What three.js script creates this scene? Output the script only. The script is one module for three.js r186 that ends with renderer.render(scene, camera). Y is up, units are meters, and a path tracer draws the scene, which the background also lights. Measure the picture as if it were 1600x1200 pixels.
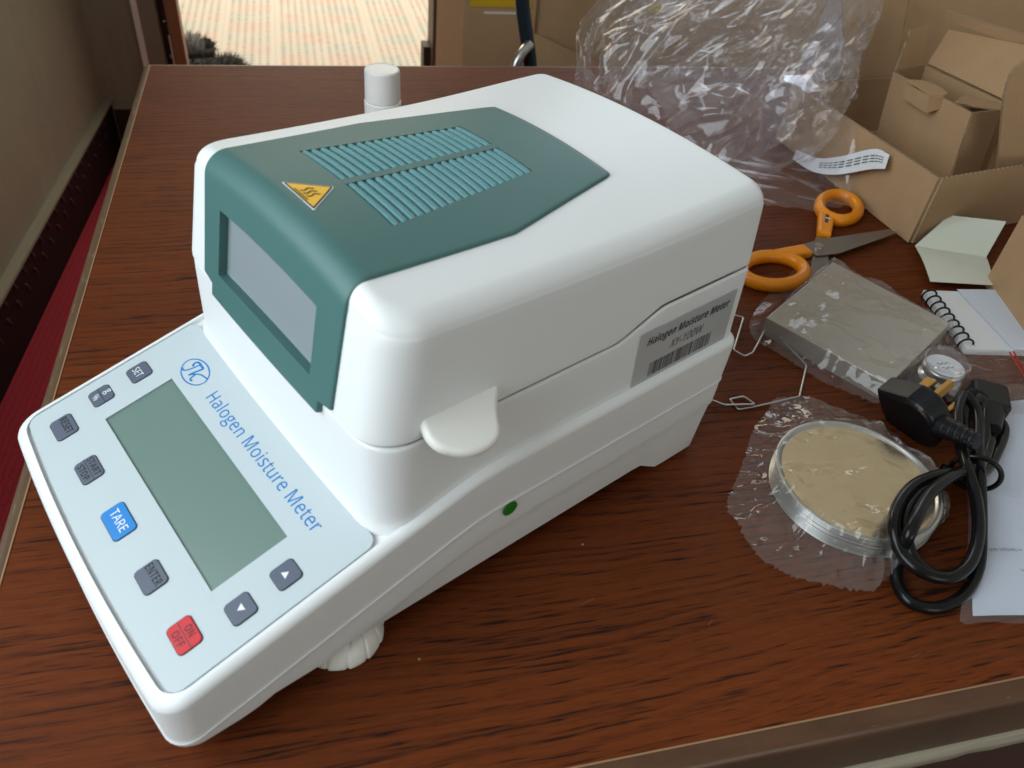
import * as THREE from 'three';
import { RoundedBoxGeometry } from 'three/addons/geometries/RoundedBoxGeometry.js';
import { FontLoader } from 'three/addons/loaders/FontLoader.js';
import { ImprovedNoise } from 'three/addons/math/ImprovedNoise.js';
import { mergeGeometries, mergeVertices, toCreasedNormals } from 'three/addons/utils/BufferGeometryUtils.js';
import { MarchingCubes } from 'three/addons/objects/MarchingCubes.js';
import { RectAreaLightUniformsLib } from 'three/addons/lights/RectAreaLightUniformsLib.js';

// ------------------------------------------------------------------ camera, light, exposure
// metres; y = 0 is the desk top, the floor lies 0.75 below; x runs along the desk, -z to its far edge
const scene = new THREE.Scene();
scene.background = new THREE.Color(0x000000);
const camera = new THREE.PerspectiveCamera(2 * Math.atan(600 / 1244.8) * 180 / Math.PI, 4 / 3, 0.02, 40);
camera.position.set(0, 0.381, 0);
camera.rotation.order = 'YXZ';
camera.rotation.set(-0.7117, -0.2995, 0.1123);
camera.focus = 0.56; camera.userData.fStop = 13;
const renderer = new THREE.WebGLRenderer({ antialias: true });
renderer.setSize(1024, 768);
renderer.shadowMap.enabled = true;
renderer.toneMapping = THREE.LinearToneMapping;
renderer.toneMappingExposure = 1.2;
RectAreaLightUniformsLib.init();
function areaLight(w, h, color, intensity, pos, look) {
  const l = new THREE.RectAreaLight(color, intensity, w, h);
  l.position.set(...pos); l.lookAt(...look); scene.add(l); return l;
}
// the left wall stands a little askew to the desk: its own frame, x = 0 on the wall face, z along it
const WALL = new THREE.Matrix4().makeRotationY(-0.0714).setPosition(-0.6, 0, -1.9);
const onWall = (x, y, z) => new THREE.Vector3(x, y, z).applyMatrix4(WALL).toArray();
// the big window of the room, left of the desk and in front of the machine
const WIN = { x: -0.05, y0: 0.20, y1: 1.40, z0: 1.22, z1: 2.55 };
const winY = (WIN.y0 + WIN.y1) / 2, winZ = (WIN.z0 + WIN.z1) / 2;
areaLight(WIN.z1 - WIN.z0, WIN.y1 - WIN.y0, new THREE.Color(0.86, 0.95, 1.0), 3.7, onWall(WIN.x + 0.012, winY, winZ), onWall(4, winY, winZ));
// daylight over the yard beyond the open door
areaLight(3.4, 4.0, new THREE.Color(1.0, 0.89, 0.73), 4.3, [0.2, 2.2, -5.0], [0.2, -0.75, -4.6]);

// a high window in the back wall, right of the doorway
const WIN2 = { x0: 0.75, x1: 2.0, y0: 0.55, y1: 1.55, z: -2.50 };
areaLight(WIN2.x1 - WIN2.x0, WIN2.y1 - WIN2.y0, new THREE.Color(0.86, 0.95, 1.0), 2.1, [(WIN2.x0 + WIN2.x1) / 2, (WIN2.y0 + WIN2.y1) / 2, WIN2.z + 0.012], [(WIN2.x0 + WIN2.x1) / 2, (WIN2.y0 + WIN2.y1) / 2, 3]);

// added fill light behind the camera, to the right, shaped as a wide window
const WIN3 = { x0: 0.35, x1: 2.0, y0: 0.10, y1: 1.35, z: 2.65 };
areaLight(WIN3.x1 - WIN3.x0, WIN3.y1 - WIN3.y0, new THREE.Color(1.0, 0.95, 0.86), 1.25, [(WIN3.x0 + WIN3.x1) / 2, (WIN3.y0 + WIN3.y1) / 2, WIN3.z - 0.012], [(WIN3.x0 + WIN3.x1) / 2, (WIN3.y0 + WIN3.y1) / 2, -3]);

// ------------------------------------------------------------------ helpers
const used = {};
function numbered(n) { used[n] = (used[n] || 0) + 1; return used[n] === 1 ? n : n + '_' + String(used[n] - 1).padStart(3, '0'); }
function shade(o) { o.traverse((m) => { if (m.isMesh) { m.castShadow = true; m.receiveShadow = true; } }); return o; }
function tag(o, label, category, group) { o.userData.label = label; o.userData.category = category; if (group) o.userData.group = group; return o; }
function thing(name, label, category, pos = [0, 0, 0], turn = 0, group) {
  const g = new THREE.Group(); g.name = numbered(name); g.position.set(...pos); g.rotation.y = turn; scene.add(g);
  return tag(g, label, category, group);
}
function mesh(name, geo, mat, parent) { const m = new THREE.Mesh(geo, mat); m.name = parent ? name : numbered(name); m.castShadow = m.receiveShadow = true; (parent || scene).add(m); return m; }
function struct(name, geo, mat) { const m = mesh(name, geo, mat); m.userData.kind = 'structure'; return m; }
let seed = 7; const rnd = () => { seed = (seed * 1664525 + 1013904223) >>> 0; return seed / 4294967296; };
const IN = new ImprovedNoise(); const ns = (x, y, z = 0) => IN.noise(x, y, z);
const clamp = (x, a = 0, b = 1) => Math.min(b, Math.max(a, x)), lerp = (a, b, t) => a + (b - a) * t;
const sstep = (a, b, x) => { const t = clamp((x - a) / (b - a)); return t * t * (3 - 2 * t); };
const V3 = (x, y, z) => new THREE.Vector3(x, y, z);
const lin = (r, g, b) => new THREE.Color().setRGB(r, g, b);
function std(color, rough, extra = {}) { return new THREE.MeshPhysicalMaterial({ color, roughness: rough, side: THREE.DoubleSide, ...extra }); }
function box(w, h, d, x, y, z, r = 0) { const g = r ? new RoundedBoxGeometry(w, h, d, 3, r) : new THREE.BoxGeometry(w, h, d); g.translate(x, y, z); return r ? g : g; }
function merged(list) { return mergeGeometries(list.map((g) => { const q = g.index ? g.toNonIndexed() : g; for (const k of Object.keys(q.attributes)) if (!['position', 'normal', 'uv'].includes(k)) q.deleteAttribute(k); if (!q.attributes.uv) q.setAttribute('uv', new THREE.BufferAttribute(new Float32Array(q.attributes.position.count * 2), 2)); return q; })); }
function gridGeo(nu, nv, fn, skip, closedU = false) { // fn(i,j) -> [x,y,z]
  const pos = [], uv = [], idx = []; const cu = closedU ? nu : nu + 1;
  for (let j = 0; j <= nv; j++) for (let i = 0; i < cu; i++) { pos.push(...fn(i, j)); uv.push(i / nu, j / nv); }
  for (let j = 0; j < nv; j++) for (let i = 0; i < nu; i++) {
    if (skip && skip(i, j)) continue;
    const a = j * cu + i, b = j * cu + (i + 1) % cu, c = a + cu, d = b + cu; idx.push(a, b, d, a, d, c);
  }
  const g = new THREE.BufferGeometry(); g.setAttribute('position', new THREE.Float32BufferAttribute(pos, 3)); g.setAttribute('uv', new THREE.Float32BufferAttribute(uv, 2)); g.setIndex(idx); g.computeVertexNormals(); return g;
}
function texData(w, h, fn, srgb = true, rx = 1, ry = 1) { // fn(u,v)->[r,g,b] linear 0..1
  const d = new Uint8Array(w * h * 4); const enc = (c) => srgb ? (c <= 0.0031308 ? 12.92 * c : 1.055 * Math.pow(c, 1 / 2.4) - 0.055) : c;
  for (let j = 0; j < h; j++) for (let i = 0; i < w; i++) { const c = fn((i + 0.5) / w, (j + 0.5) / h), k = (j * w + i) * 4; for (let q = 0; q < 3; q++) d[k + q] = 255 * clamp(enc(Math.max(0, c[q]))); d[k + 3] = 255; }
  const t = new THREE.DataTexture(d, w, h); t.wrapS = t.wrapT = THREE.RepeatWrapping; t.magFilter = THREE.LinearFilter; t.minFilter = THREE.LinearMipmapLinearFilter; t.generateMipmaps = true; if (srgb) t.colorSpace = THREE.SRGBColorSpace; t.repeat.set(rx, ry); t.needsUpdate = true; return t;
}
const fontR = await new FontLoader().loadAsync('fonts/droid/droid_sans_regular.typeface.json');
const fontB = await new FontLoader().loadAsync('fonts/droid/droid_sans_bold.typeface.json');
// flat lettering in the xy plane: cap height h, total width w (or natural), italic shear, lower left at the origin
function lettering(str, h, { w = 0, shear = 0, font = fontR, cx = false } = {}) {
  const g = new THREE.ShapeGeometry(font.generateShapes(str, 1), 4); g.computeBoundingBox(); const b = g.boundingBox;
  const hb = new THREE.ShapeGeometry(font.generateShapes('H', 1), 2); hb.computeBoundingBox(); const H = hb.boundingBox.max.y;
  g.translate(-b.min.x, 0, 0); const sx = w ? w / (b.max.x - b.min.x) : h / H; g.scale(sx, h / H, 1);
  if (shear) g.applyMatrix4(new THREE.Matrix4().set(1, shear, 0, 0, 0, 1, 0, 0, 0, 0, 1, 0, 0, 0, 0, 1));
  if (cx) { g.computeBoundingBox(); g.translate(-(g.boundingBox.max.x + g.boundingBox.min.x) / 2, 0, 0); }
  return g;
}
function rrect(w, h, r, cx = 0, cy = 0) {
  const s = new THREE.Shape(), x = cx - w / 2, y = cy - h / 2;
  s.moveTo(x + r, y); s.lineTo(x + w - r, y); s.absarc(x + w - r, y + r, r, -Math.PI / 2, 0); s.lineTo(x + w, y + h - r); s.absarc(x + w - r, y + h - r, r, 0, Math.PI / 2);
  s.lineTo(x + r, y + h); s.absarc(x + r, y + h - r, r, Math.PI / 2, Math.PI); s.lineTo(x, y + r); s.absarc(x + r, y + r, r, Math.PI, 1.5 * Math.PI); return s;
}
function slab(shape, depth, bevel, seg = 3) { return new THREE.ExtrudeGeometry(shape, { depth: Math.max(1e-5, depth - 2 * bevel), bevelEnabled: bevel > 0, bevelThickness: bevel, bevelSize: bevel, bevelOffset: -bevel, bevelSegments: seg, curveSegments: 8 }).translate(0, 0, bevel); }
function ribbon(pts, w, z = 0) { // flat stroke through 2D points
  const c = new THREE.CatmullRomCurve3(pts.map((p) => V3(p[0], p[1], 0)), false, 'centripetal'), n = pts.length * 6;
  return gridGeo(1, n, (i, j) => { const t = j / n, p = c.getPoint(t), d = c.getTangent(t), k = (i ? -1 : 1) * w / 2; return [p.x - d.y * k, p.y + d.x * k, z]; });
}

// creases of crumpled film: straight folds in many directions, each fading in and out
const DIRS = []; { let s0 = 11; const q = () => { s0 = (s0 * 1664525 + 1013904223) >>> 0; return s0 / 4294967296; }; for (let k = 0; k < 16; k++) { const d = V3(q() - 0.5, q() - 0.5, q() - 0.5).normalize(); const f = V3(q() - 0.5, 0, q() - 0.5).normalize(); DIRS.push([d, f, q() * 10, 0.6 + 1.5 * q()]); } }
function crumple(x, y, z, freq, flat = false) { let h = 0, wsum = 0; const wx = x + 0.25 / freq * ns(x * freq * 0.8, y * freq * 0.8 + 4, z * freq * 0.8), wz = z + 0.25 / freq * ns(x * freq * 0.8 + 9, y * freq * 0.8, z * freq * 0.8);
  for (let k = 0; k < DIRS.length; k++) { const [d3, d2, ph, fm] = DIRS[k], d = flat ? d2 : d3, u = (wx * d.x + y * d.y + wz * d.z) * freq * fm + ph, tri = Math.abs((u - Math.floor(u)) * 2 - 1), m = sstep(-0.22, 0.12, ns(x * freq * 0.55 + k * 3.7, y * freq * 0.55 + k, z * freq * 0.55 - k * 2.3)), w = 1 / fm; h += (tri - 0.5) * m * w; wsum += w * w; } return h / Math.sqrt(wsum); }

// ------------------------------------------------------------------ materials
const grainN = texData(256, 256, (u, v) => { const q = 0.5 + 0.5 * ns(u * 90, v * 90, 3) * 0.7 + 0.15 * ns(u * 200, v * 200, 9); return [q, q, q]; }, false, 6, 6);
const M = {
  white: std(lin(0.74, 0.76, 0.765), 0.42, { bumpMap: grainN, bumpScale: 0.00002 }),
  cream: std(lin(0.75, 0.745, 0.70), 0.42),
  teal: std(lin(0.050, 0.136, 0.130), 0.5, { bumpMap: grainN, bumpScale: 0.00004 }),
  louvre: std(lin(0.085, 0.245, 0.265), 0.42),
  dark: std(lin(0.02, 0.02, 0.022), 0.6),
  panel: std(lin(0.48, 0.55, 0.58), 0.4),
  lcd: std(lin(0.14, 0.215, 0.19), 0.32, { clearcoat: 0.3, clearcoatRoughness: 0.25 }),
  key: std(lin(0.085, 0.105, 0.15), 0.45), keyRim: std(lin(0.02, 0.025, 0.035), 0.5),
  keyBlue: std(lin(0.0, 0.2, 0.58), 0.45), keyRed: std(lin(0.55, 0.005, 0.012), 0.45),
  inkBlue: std(lin(0.0, 0.17, 0.47), 0.5), inkDark: std(lin(0.006, 0.007, 0.012), 0.5), inkWhite: std(lin(0.75, 0.78, 0.8), 0.5), inkGrey: std(lin(0.06, 0.06, 0.065), 0.5), inkRed: std(lin(0.13, 0.0, 0.006), 0.5),
  pane: std(lin(0.25, 0.29, 0.315), 0.2, { clearcoat: 0.5, clearcoatRoughness: 0.05 }),
  silver: std(lin(0.47, 0.485, 0.50), 0.4, { metalness: 0.3 }),
  steel: std(lin(0.55, 0.54, 0.52), 0.3, { metalness: 1 }),
  alu: std(lin(0.60, 0.61, 0.62), 0.3, { metalness: 1 }),
  yellow: std(lin(0.75, 0.42, 0.01), 0.45),
  green: std(lin(0.005, 0.17, 0.01), 0.4),
  orange: std(lin(0.80, 0.26, 0.004), 0.32),
  black: std(lin(0.005, 0.005, 0.0055), 0.24, { specularIntensity: 0.6 }),
  paper: std(lin(0.72, 0.74, 0.76), 0.8), paperBlue: std(lin(0.62, 0.68, 0.78), 0.8),
  film: std(lin(0.95, 0.95, 0.97), 0.06, { transmission: 0.95, thickness: 0, ior: 1.5, specularIntensity: 0.8 }),
  bag: std(lin(0.96, 0.96, 0.975), 0.07, { transmission: 0.97, thickness: 0, ior: 1.5 }),
  milky: std(lin(0.95, 0.94, 0.92), 0.07, { transmission: 0.945, thickness: 0, ior: 1.5 }),
};
// corrugated brown board: short fibres and faint flutes
const boardTex = texData(512, 512, (u, v) => { const f = 0.12 * ns(u * 60, v * 240, 1) + 0.10 * ns(u * 150, v * 150, 5) + 0.05 * ns(u * 8, v * 8, 2); const k = 1 + f * 0.9 + 0.008 * Math.sin(v * 512 * 0.39); return [0.42 * k, 0.265 * k, 0.140 * k]; }, true, 1, 1);
const edgeTex = texData(512, 64, (u, v) => { const k = 0.72 + 0.28 * Math.sin(u * 2 * Math.PI * 26) * (Math.abs(v - 0.5) < 0.36 ? 1 : 0.2) + 0.15 * ns(u * 120, v * 9, 3); return [0.40 * k, 0.27 * k, 0.155 * k]; });
M.boardFace = std(0xffffff, 0.85, { map: boardTex }); M.board = [M.boardFace, std(0xffffff, 0.9, { map: edgeTex })];
M.carton = std(lin(0.46, 0.42, 0.35), 0.3, { metalness: 0.45, clearcoat: 0.6, clearcoatRoughness: 0.1 });

// ------------------------------------------------------------------ the desk
{
  const X0 = -0.179, X1 = 1.12, Z0 = -1.059, Z1 = -0.148;
  // light dust specks and small scratches on the varnish
  const specks = [], scratches = [[0.1935, -0.2085, 0.1975, -0.2115], [0.127, -0.2335, 0.135, -0.2360], [0.300, -0.170, 0.306, -0.1715]]; seed = 31; for (let k = 0; k < 26; k++) specks.push([lerp(X0, 0.7, rnd()), lerp(Z0, Z1, rnd()), 0.0004 + 0.0005 * rnd()]);
  const wood = texData(2048, 2048, (u, v) => {
    const x = X0 + u * (X1 - X0), z = Z1 - v * (Z1 - Z0);
    const warp = 0.030 * ns(x * 1.6 + 3, z * 3.2, 1) + 0.010 * ns(x * 4.5, z * 9, 4) + 0.0028 * ns(x * 18, z * 40, 7);
    // flat-sawn figure: pointed arches where the plank is cut through its heart
    const arch = (xc, zc, s, k) => { const dx = x - xc, dz = (z - zc + warp * 0.5); return s * Math.exp(-Math.pow(dz / 0.085, 2)) * sstep(-0.42, 0.5, dx * k); };
    const w = (z + warp) * 118 + arch(0.24, -0.19, 8.2, 1) + arch(0.02, -0.86, 4.6, -1) + arch(0.5, -0.62, 5.2, 1) + arch(-0.05, -0.24, 4.0, -1);
    const fr = w - Math.floor(w), early = Math.pow(fr, 2.2) * (1 - sstep(0.90, 1.0, fr));
    const fine = ns(x * 34 + 2 * warp, z * 820, 2), fine2 = ns(x * 90, z * 1400, 8), pores = sstep(0.02, 0.5, fine) , fray = ns(x * 55, z * 520, 11);
    const clump = sstep(-0.15, 0.45, ns(x * 7 + 9, z * 26, 5) + 0.25 * ns(x * 20, z * 60, 3));
    const dark = clamp((early * (0.34 + 0.95 * clump) + 0.40 * sstep(-0.05, 0.4, ns(x * 4, (z + warp) * 360, 21)) + 0.28 * sstep(0.0, 0.45, ns(x * 9, (z + warp) * 760, 23))) * (0.50 + 0.9 * pores + 0.5 * fray) * 0.85 + 0.30 * sstep(0.05, 0.5, fine2) + 0.22 * sstep(0.1, 0.5, fine));
    const tone = 1 + 0.18 * ns(x * 2.3, z * 11, 6) + 0.22 * fine + 0.14 * fine2 + 0.1 * ns(x * 12, z * 260, 4);
    const red = 0.5 + 0.5 * ns(x * 1.2 + 7, z * 6, 13);
    let r = lerp(0.160, 0.121, red) * tone, g = lerp(0.0375, 0.0255, red) * tone, b = lerp(0.0072, 0.0057, red) * tone;
    r = lerp(r, 0.0230, dark); g = lerp(g, 0.0072, dark); b = lerp(b, 0.0042, dark);
    for (const [sx, sz, sr] of specks) { const q = ((x - sx) ** 2 + (z - sz) ** 2) / (sr * sr); if (q < 1) { r = lerp(r, 0.42, 1 - q); g = lerp(g, 0.36, 1 - q); b = lerp(b, 0.30, 1 - q); } }
    for (const [ax, az, bx, bz] of scratches) { const dx = bx - ax, dz = bz - az, t = clamp(((x - ax) * dx + (z - az) * dz) / (dx * dx + dz * dz)), q = Math.hypot(x - ax - dx * t, z - az - dz * t) / 0.00055; if (q < 1) { const k = 0.28 * (1 - q); r = lerp(r, 0.30, k); g = lerp(g, 0.17, k); b = lerp(b, 0.12, k); } }
    return [r, g, b];
  });
  wood.wrapS = wood.wrapT = THREE.ClampToEdgeWrapping;
  const woodBump = texData(1024, 1024, (u, v) => { const q = 0.5 + 0.35 * ns(u * 22, v * 800, 2) + 0.2 * ns(u * 300, v * 300, 5); return [q, q, q]; }, false);
  const woodM = std(0xffffff, 0.55, { specularIntensity: 0.25, map: wood, bumpMap: woodBump, bumpScale: 0.00002 });
  const trimTex = texData(512, 128, (u, v) => { const s = sstep(0.42, 0.62, ns(u * 50, v * 6, 3) + 0.4 * ns(u * 160, v * 20, 1)); const k = 1 + 0.25 * ns(u * 18, v * 3, 2); return [lerp(0.105, 0.25, s * 0.6) * k, lerp(0.062, 0.17, s * 0.6) * k, lerp(0.034, 0.1, s * 0.6) * k]; });
  const trimM = std(0xffffff, 0.4, { map: trimTex });
  const frontTex = texData(1024, 64, (u, v) => { const s = sstep(0.52, 0.6, ns(u * 70, v * 5, 3) * 0.7 + 0.4 * ns(u * 220, v * 9, 1)); const k = 1 + 0.3 * ns(u * 30, v * 2, 2) + 0.15 * ns(u * 200, v * 12, 3); const q = s * 0.55; return [lerp(0.085, 0.2, q) * k, lerp(0.037, 0.14, q) * k, lerp(0.016, 0.09, q) * k]; });
  const frontM = std(0xffffff, 0.34, { map: frontTex });
  const d = thing('office_desk', 'dark red brown wood grain desk that carries the white moisture meter', 'desk');
  const tg = new THREE.PlaneGeometry(X1 - X0, Z1 - Z0); tg.rotateX(-Math.PI / 2); tg.translate((X0 + X1) / 2, 0, (Z0 + Z1) / 2); mesh('desk_top', tg, woodM, d);
  mesh('desk_core', box(X1 - X0 - 0.002, 0.028, Z1 - Z0 - 0.002, (X0 + X1) / 2, -0.0165, (Z0 + Z1) / 2), M.dark, d);
  // rounded lips: left, far and near
  const lip = (len, rw, h) => { // profile across, swept along +x
    const pr = []; for (let i = 0; i <= 10; i++) { const a = Math.PI / 2 * i / 10; pr.push([rw - 0.006 + 0.006 * Math.sin(a), -0.006 + 0.006 * Math.cos(a)]); } pr.unshift([0.0006, 0]); pr.push([rw, -h + 0.004], [rw - 0.003, -h]); pr.push([0, -h]);
    return gridGeo(pr.length - 1, 60, (i, j) => [len * (j / 60), pr[i][1] + 0.0002, pr[i][0]]);
  };
  const gl = lip(Z1 - Z0 + 0.01, 0.0085, 0.03); { const uvA = gl.attributes.uv; for (let i = 0; i < uvA.count; i++) { const a = uvA.getX(i), b = uvA.getY(i); uvA.setXY(i, b, a); } } gl.rotateY(-Math.PI / 2); gl.translate(X0, 0, Z0); mesh('edge_strip', gl, trimM, d);
  const gf = lip(X1 - X0, 0.012, 0.045); { const uvA = gf.attributes.uv; for (let i = 0; i < uvA.count; i++) { const a = uvA.getX(i), b = uvA.getY(i); uvA.setXY(i, b, a); } } gf.translate(X0, 0, Z1); const near = mesh('edge_strip', gf, frontM, d); near.userData.label = 'glossy brown front edge strip of the desk';
  mesh('edge_line', merged([box(X1 - X0, 0.0008, 0.0009, (X0 + X1) / 2, 0.0001, Z1 + 0.0002), box(0.0009, 0.0008, Z1 - Z0, X0 - 0.0002, 0.0001, (Z0 + Z1) / 2)]), std(lin(0.30, 0.17, 0.085), 0.5), d);
  mesh('edge_strip', box(X1 - X0, 0.03, 0.004, (X0 + X1) / 2, -0.0155, Z0 - 0.002), trimM, d);
  // raw board showing where the lower trim is broken away
  const n = 90, chipA = gridGeo(3, n, (i, j) => { const x = lerp(X0, X1, j / n), e = 0.0025 * ns(x * 60, 1, 2) + 0.0016 * ns(x * 190, 4, 2); return [x, [-0.045, -0.0455, -0.057 + e, -0.060][i], Z1 + [0.004, 0.0135 + e * 0.5, 0.0140 + e, 0.004][i]]; });
  const chipM = std(0xffffff, 0.9, { map: texData(512, 64, (u, v) => { const k = 0.85 + 0.35 * ns(u * 90, v * 8, 3) + 0.2 * ns(u * 250, v * 20, 5); return [0.40 * k, 0.36 * k, 0.27 * k]; }) }); mesh('chipped_strip', chipA, chipM, d);
  mesh('front_panel', box(X1 - X0 - 0.02, 0.62, 0.016, (X0 + X1) / 2, -0.371, Z1 - 0.002), std(lin(0.05, 0.014, 0.008), 0.5), d);
  for (const [x, z] of [[X0 + 0.05, Z0 + 0.05], [X1 - 0.05, Z0 + 0.05], [X0 + 0.05, Z1 - 0.05], [X1 - 0.05, Z1 - 0.05]]) mesh('leg', box(0.05, 0.715, 0.05, x, -0.39, z, 0.004), std(lin(0.05, 0.014, 0.008), 0.5), d);
}

// ------------------------------------------------------------------ moisture meter
const yTop = (x, z) => { const t = sstep(-0.07, -0.186, z); return 0.2031 + 0.0318 * z + 0.1136 * z * z - 0.0030 * t - lerp(1.2618, 0.62, t) * x * x; };
const deckY = (z) => 0.0823 - (z - 0.0655) * 0.27917;
const meter = thing('moisture_meter', 'large white halogen moisture meter with teal hood, display and keypad standing on the desk', 'moisture meter', [0.0317, 0, -0.3518], -1.10976);
{
  const NS = 40, NF = 22, NC = 7;
  // closed plan outline, the same count for every ring: front (+z) from -x to +x, right side, back, left side
  function plan(hx, zf, zb, rf, rb, bow = 0) {
    const P = []; const fz = (x) => zf + bow * (1 - (x / hx) ** 2);
    for (let i = 0; i < NF; i++) { const x = lerp(-hx + rf, hx - rf, i / NF); P.push([x, fz(x)]); }
    const fe = fz(hx - rf);
    for (let i = 0; i < NC; i++) { const a = Math.PI / 2 * i / NC; P.push([hx - rf + rf * Math.sin(a), fe - rf + rf * Math.cos(a)]); }
    for (let i = 0; i < NS; i++) P.push([hx, lerp(fe - rf, zb + rb, i / NS)]);
    for (let i = 0; i < NC; i++) { const a = Math.PI / 2 * i / NC; P.push([hx - rb + rb * Math.cos(a), zb + rb - rb * Math.sin(a)]); }
    for (let i = 0; i < NF; i++) P.push([lerp(hx - rb, -hx + rb, i / NF), zb]);
    for (let i = 0; i < NC; i++) { const a = Math.PI / 2 * i / NC; P.push([-hx + rb - rb * Math.sin(a), zb + rb - rb * Math.cos(a)]); }
    for (let i = 0; i < NS; i++) P.push([-hx, lerp(zb + rb, fe - rf, i / NS)]);
    for (let i = 0; i < NC; i++) { const a = Math.PI / 2 * i / NC; P.push([-hx + rf - rf * Math.cos(a), fe - rf + rf * Math.sin(a)]); }
    return P;
  }
  function loft(rings, uvS = 10) { // rings: {p: plan, y: (x,z,i)=>y}; a ring {shrink:s} scales the last plan
    const n = rings[0].p.length, pos = [], uv = [], idx = [];
    rings.forEach((r) => r.p.forEach(([x, z], i) => { const y = r.y(x, z, i); if (r.fx) [x, z] = r.fx(x, y, z); pos.push(x, y, z); uv.push((x + z) * uvS, (y + z * 0.5) * uvS); }));
    for (let k = 0; k < rings.length - 1; k++) for (let i = 0; i < n; i++) { const a = k * n + i, b = k * n + (i + 1) % n; idx.push(a, b, b + n, a, b + n, a + n); }
    const g = new THREE.BufferGeometry(); g.setAttribute('position', new THREE.Float32BufferAttribute(pos, 3)); g.setAttribute('uv', new THREE.Float32BufferAttribute(uv, 2)); g.setIndex(idx); g.computeVertexNormals(); return g;
  }
  const shrink = (p, s) => { const cz = -0.06; return p.map(([x, z]) => [x * s, cz + (z - cz) * s]); };
  // --- base
  const top = (x, z) => Math.min(0.0975, deckY(z));
  const soft = (z) => { const a = 0.0975, b = deckY(z), k = 0.004, h = clamp(0.5 + 0.5 * (b - a) / k); return lerp(b, a, h) - k * h * (1 - h); };
  const yLow = (z) => { const f = sstep(0.128, 0.142, z), r = sstep(-0.122, -0.145, z); return 0.0155 - 0.0040 * f - 0.0125 * r; };
  const ring = (ins, y, o = {}) => ({ p: plan(0.107 - ins, 0.1760 - ins, -0.1885 + ins, 0.0135 - ins * 0.5, 0.010 - Math.min(0.006, ins * 0.5), 0.0042), y });
  const base = [];
  base.push({ p: shrink(plan(0.097, 0.166, -0.170, 0.009, 0.006, 0.004), 0.02), y: (x, z) => 0.02 });
  const s1 = (z) => soft(z) - 0.0338, s2 = (z) => Math.min(Math.max(soft(z) - 0.0525, yLow(z) + 0.004), s1(z) - 0.004); // moulding lines along the sides
  base.push(ring(0.0085, (x, z) => yLow(z)), ring(0.0066, (x, z) => yLow(z)), ring(0.0052, (x, z) => yLow(z) + 0.0010), ring(0.0036, (x, z) => lerp(yLow(z) + 0.0010, s2(z), 0.6)), ring(0.0022, (x, z) => s2(z) - 0.0004), ring(0.0013, (x, z) => s2(z)));
  base.push(ring(0.0010, (x, z) => lerp(s2(z), s1(z), 0.5)), ring(0.0009, (x, z) => s1(z)), ring(0.0003, (x, z) => s1(z) + 0.0003), ring(0.0003, (x, z) => s1(z) + 0.0008), ring(0.0009, (x, z) => s1(z) + 0.0011));
  for (const t of [0.12, 0.35, 0.6, 0.8]) base.push(ring(0.0008 * (1 - t), (x, z) => lerp(s1(z) + 0.0011, soft(z) - 0.0052, t)));
  for (let i = 0; i <= 7; i++) { const a = Math.PI / 2 * i / 7; base.push(ring(0.0050 * (1 - Math.cos(a)), (x, z) => soft(z) - 0.0050 * (1 - Math.sin(a)) + 0.0003)); }
  base.push(ring(0.0052, (x, z) => soft(z) + 0.0003), ring(0.0054, (x, z) => soft(z) - 0.0022), ring(0.0058, (x, z) => soft(z) - 0.0024));
  const last = base[base.length - 1].p; for (const s of [0.9, 0.6, 0.3, 0.02]) base.push({ p: shrink(last, s), y: (x, z) => soft(z) - 0.0024 });
  mesh('base', loft(base), M.white, meter);
  // --- upper body under the lid; its rim follows the stepped seam
  const seam = (z) => 0.1345 + 0.0112 * (clamp((-0.0785 - z) / 0.031));
  const colR = (hx, zf, y, rf = 0.0185) => ({ p: plan(hx, zf, -0.1855, rf, 0.0062, 0.0018), y });
  const col = [colR(0.1035, 0.0700, (x, z) => soft(z) - 0.006), colR(0.1028, 0.0684, (x, z) => soft(z) + 0.0002)];
  col.push(colR(0.1023, 0.0676, (x, z) => soft(z) + 0.0014), colR(0.1020, 0.0671, (x, z) => soft(z) + 0.0036), colR(0.1018, 0.0668, (x, z) => soft(z) + 0.0075));
  for (const t of [0.35, 0.65, 0.9]) col.push(colR(lerp(0.1018, 0.1006, t), lerp(0.0668, 0.0661, t), (x, z) => lerp(soft(z) + 0.0075, seam(z) - 0.004, t)));
  col.push(colR(0.1005, 0.0660, (x, z) => seam(z) - 0.0030), colR(0.1002, 0.0657, (x, z) => seam(z) - 0.0016), colR(0.0995, 0.0650, (x, z) => seam(z) - 0.0009), colR(0.0985, 0.0640, (x, z) => seam(z) - 0.0008), colR(0.0980, 0.0635, (x, z) => seam(z) - 0.0030), colR(0.0930, 0.0575, (x, z) => seam(z) - 0.0034));
  const cl = col[col.length - 1].p; for (const s of [0.8, 0.4, 0.02]) col.push({ p: shrink(cl, s), y: (x, z) => seam(z) - 0.0034 });
  mesh('body', loft(col), M.white, meter);
  // --- lid
  const rt = 0.0100, hxAt = (y) => 0.0966 + (0.190 - y) * 0.075, zfAt = (y) => 0.0560 + (0.1943 - y) * 0.182, HXT = hxAt(0.19);
  const lidR = (hx, zf, zb, y, rf, rb, fx) => ({ p: plan(hx, zf, zb, rf, rb, 0.0012), y, fx });
  const ZB = -0.1858;
  // side walls lean with height: widths scale with the vertex's own height
  const lean = (ins) => (x, y, z) => { const k = (hxAt(y) - ins) / 0.0966, f = clamp((z - ZB) / 0.24); return [x * k, z + (zfAt(y) - 0.056) * f * f]; };
  const sideY = (x, z, t) => lerp(seam(z) + 0.0018, yTop(HXT - rt, z) - rt, t);
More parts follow.
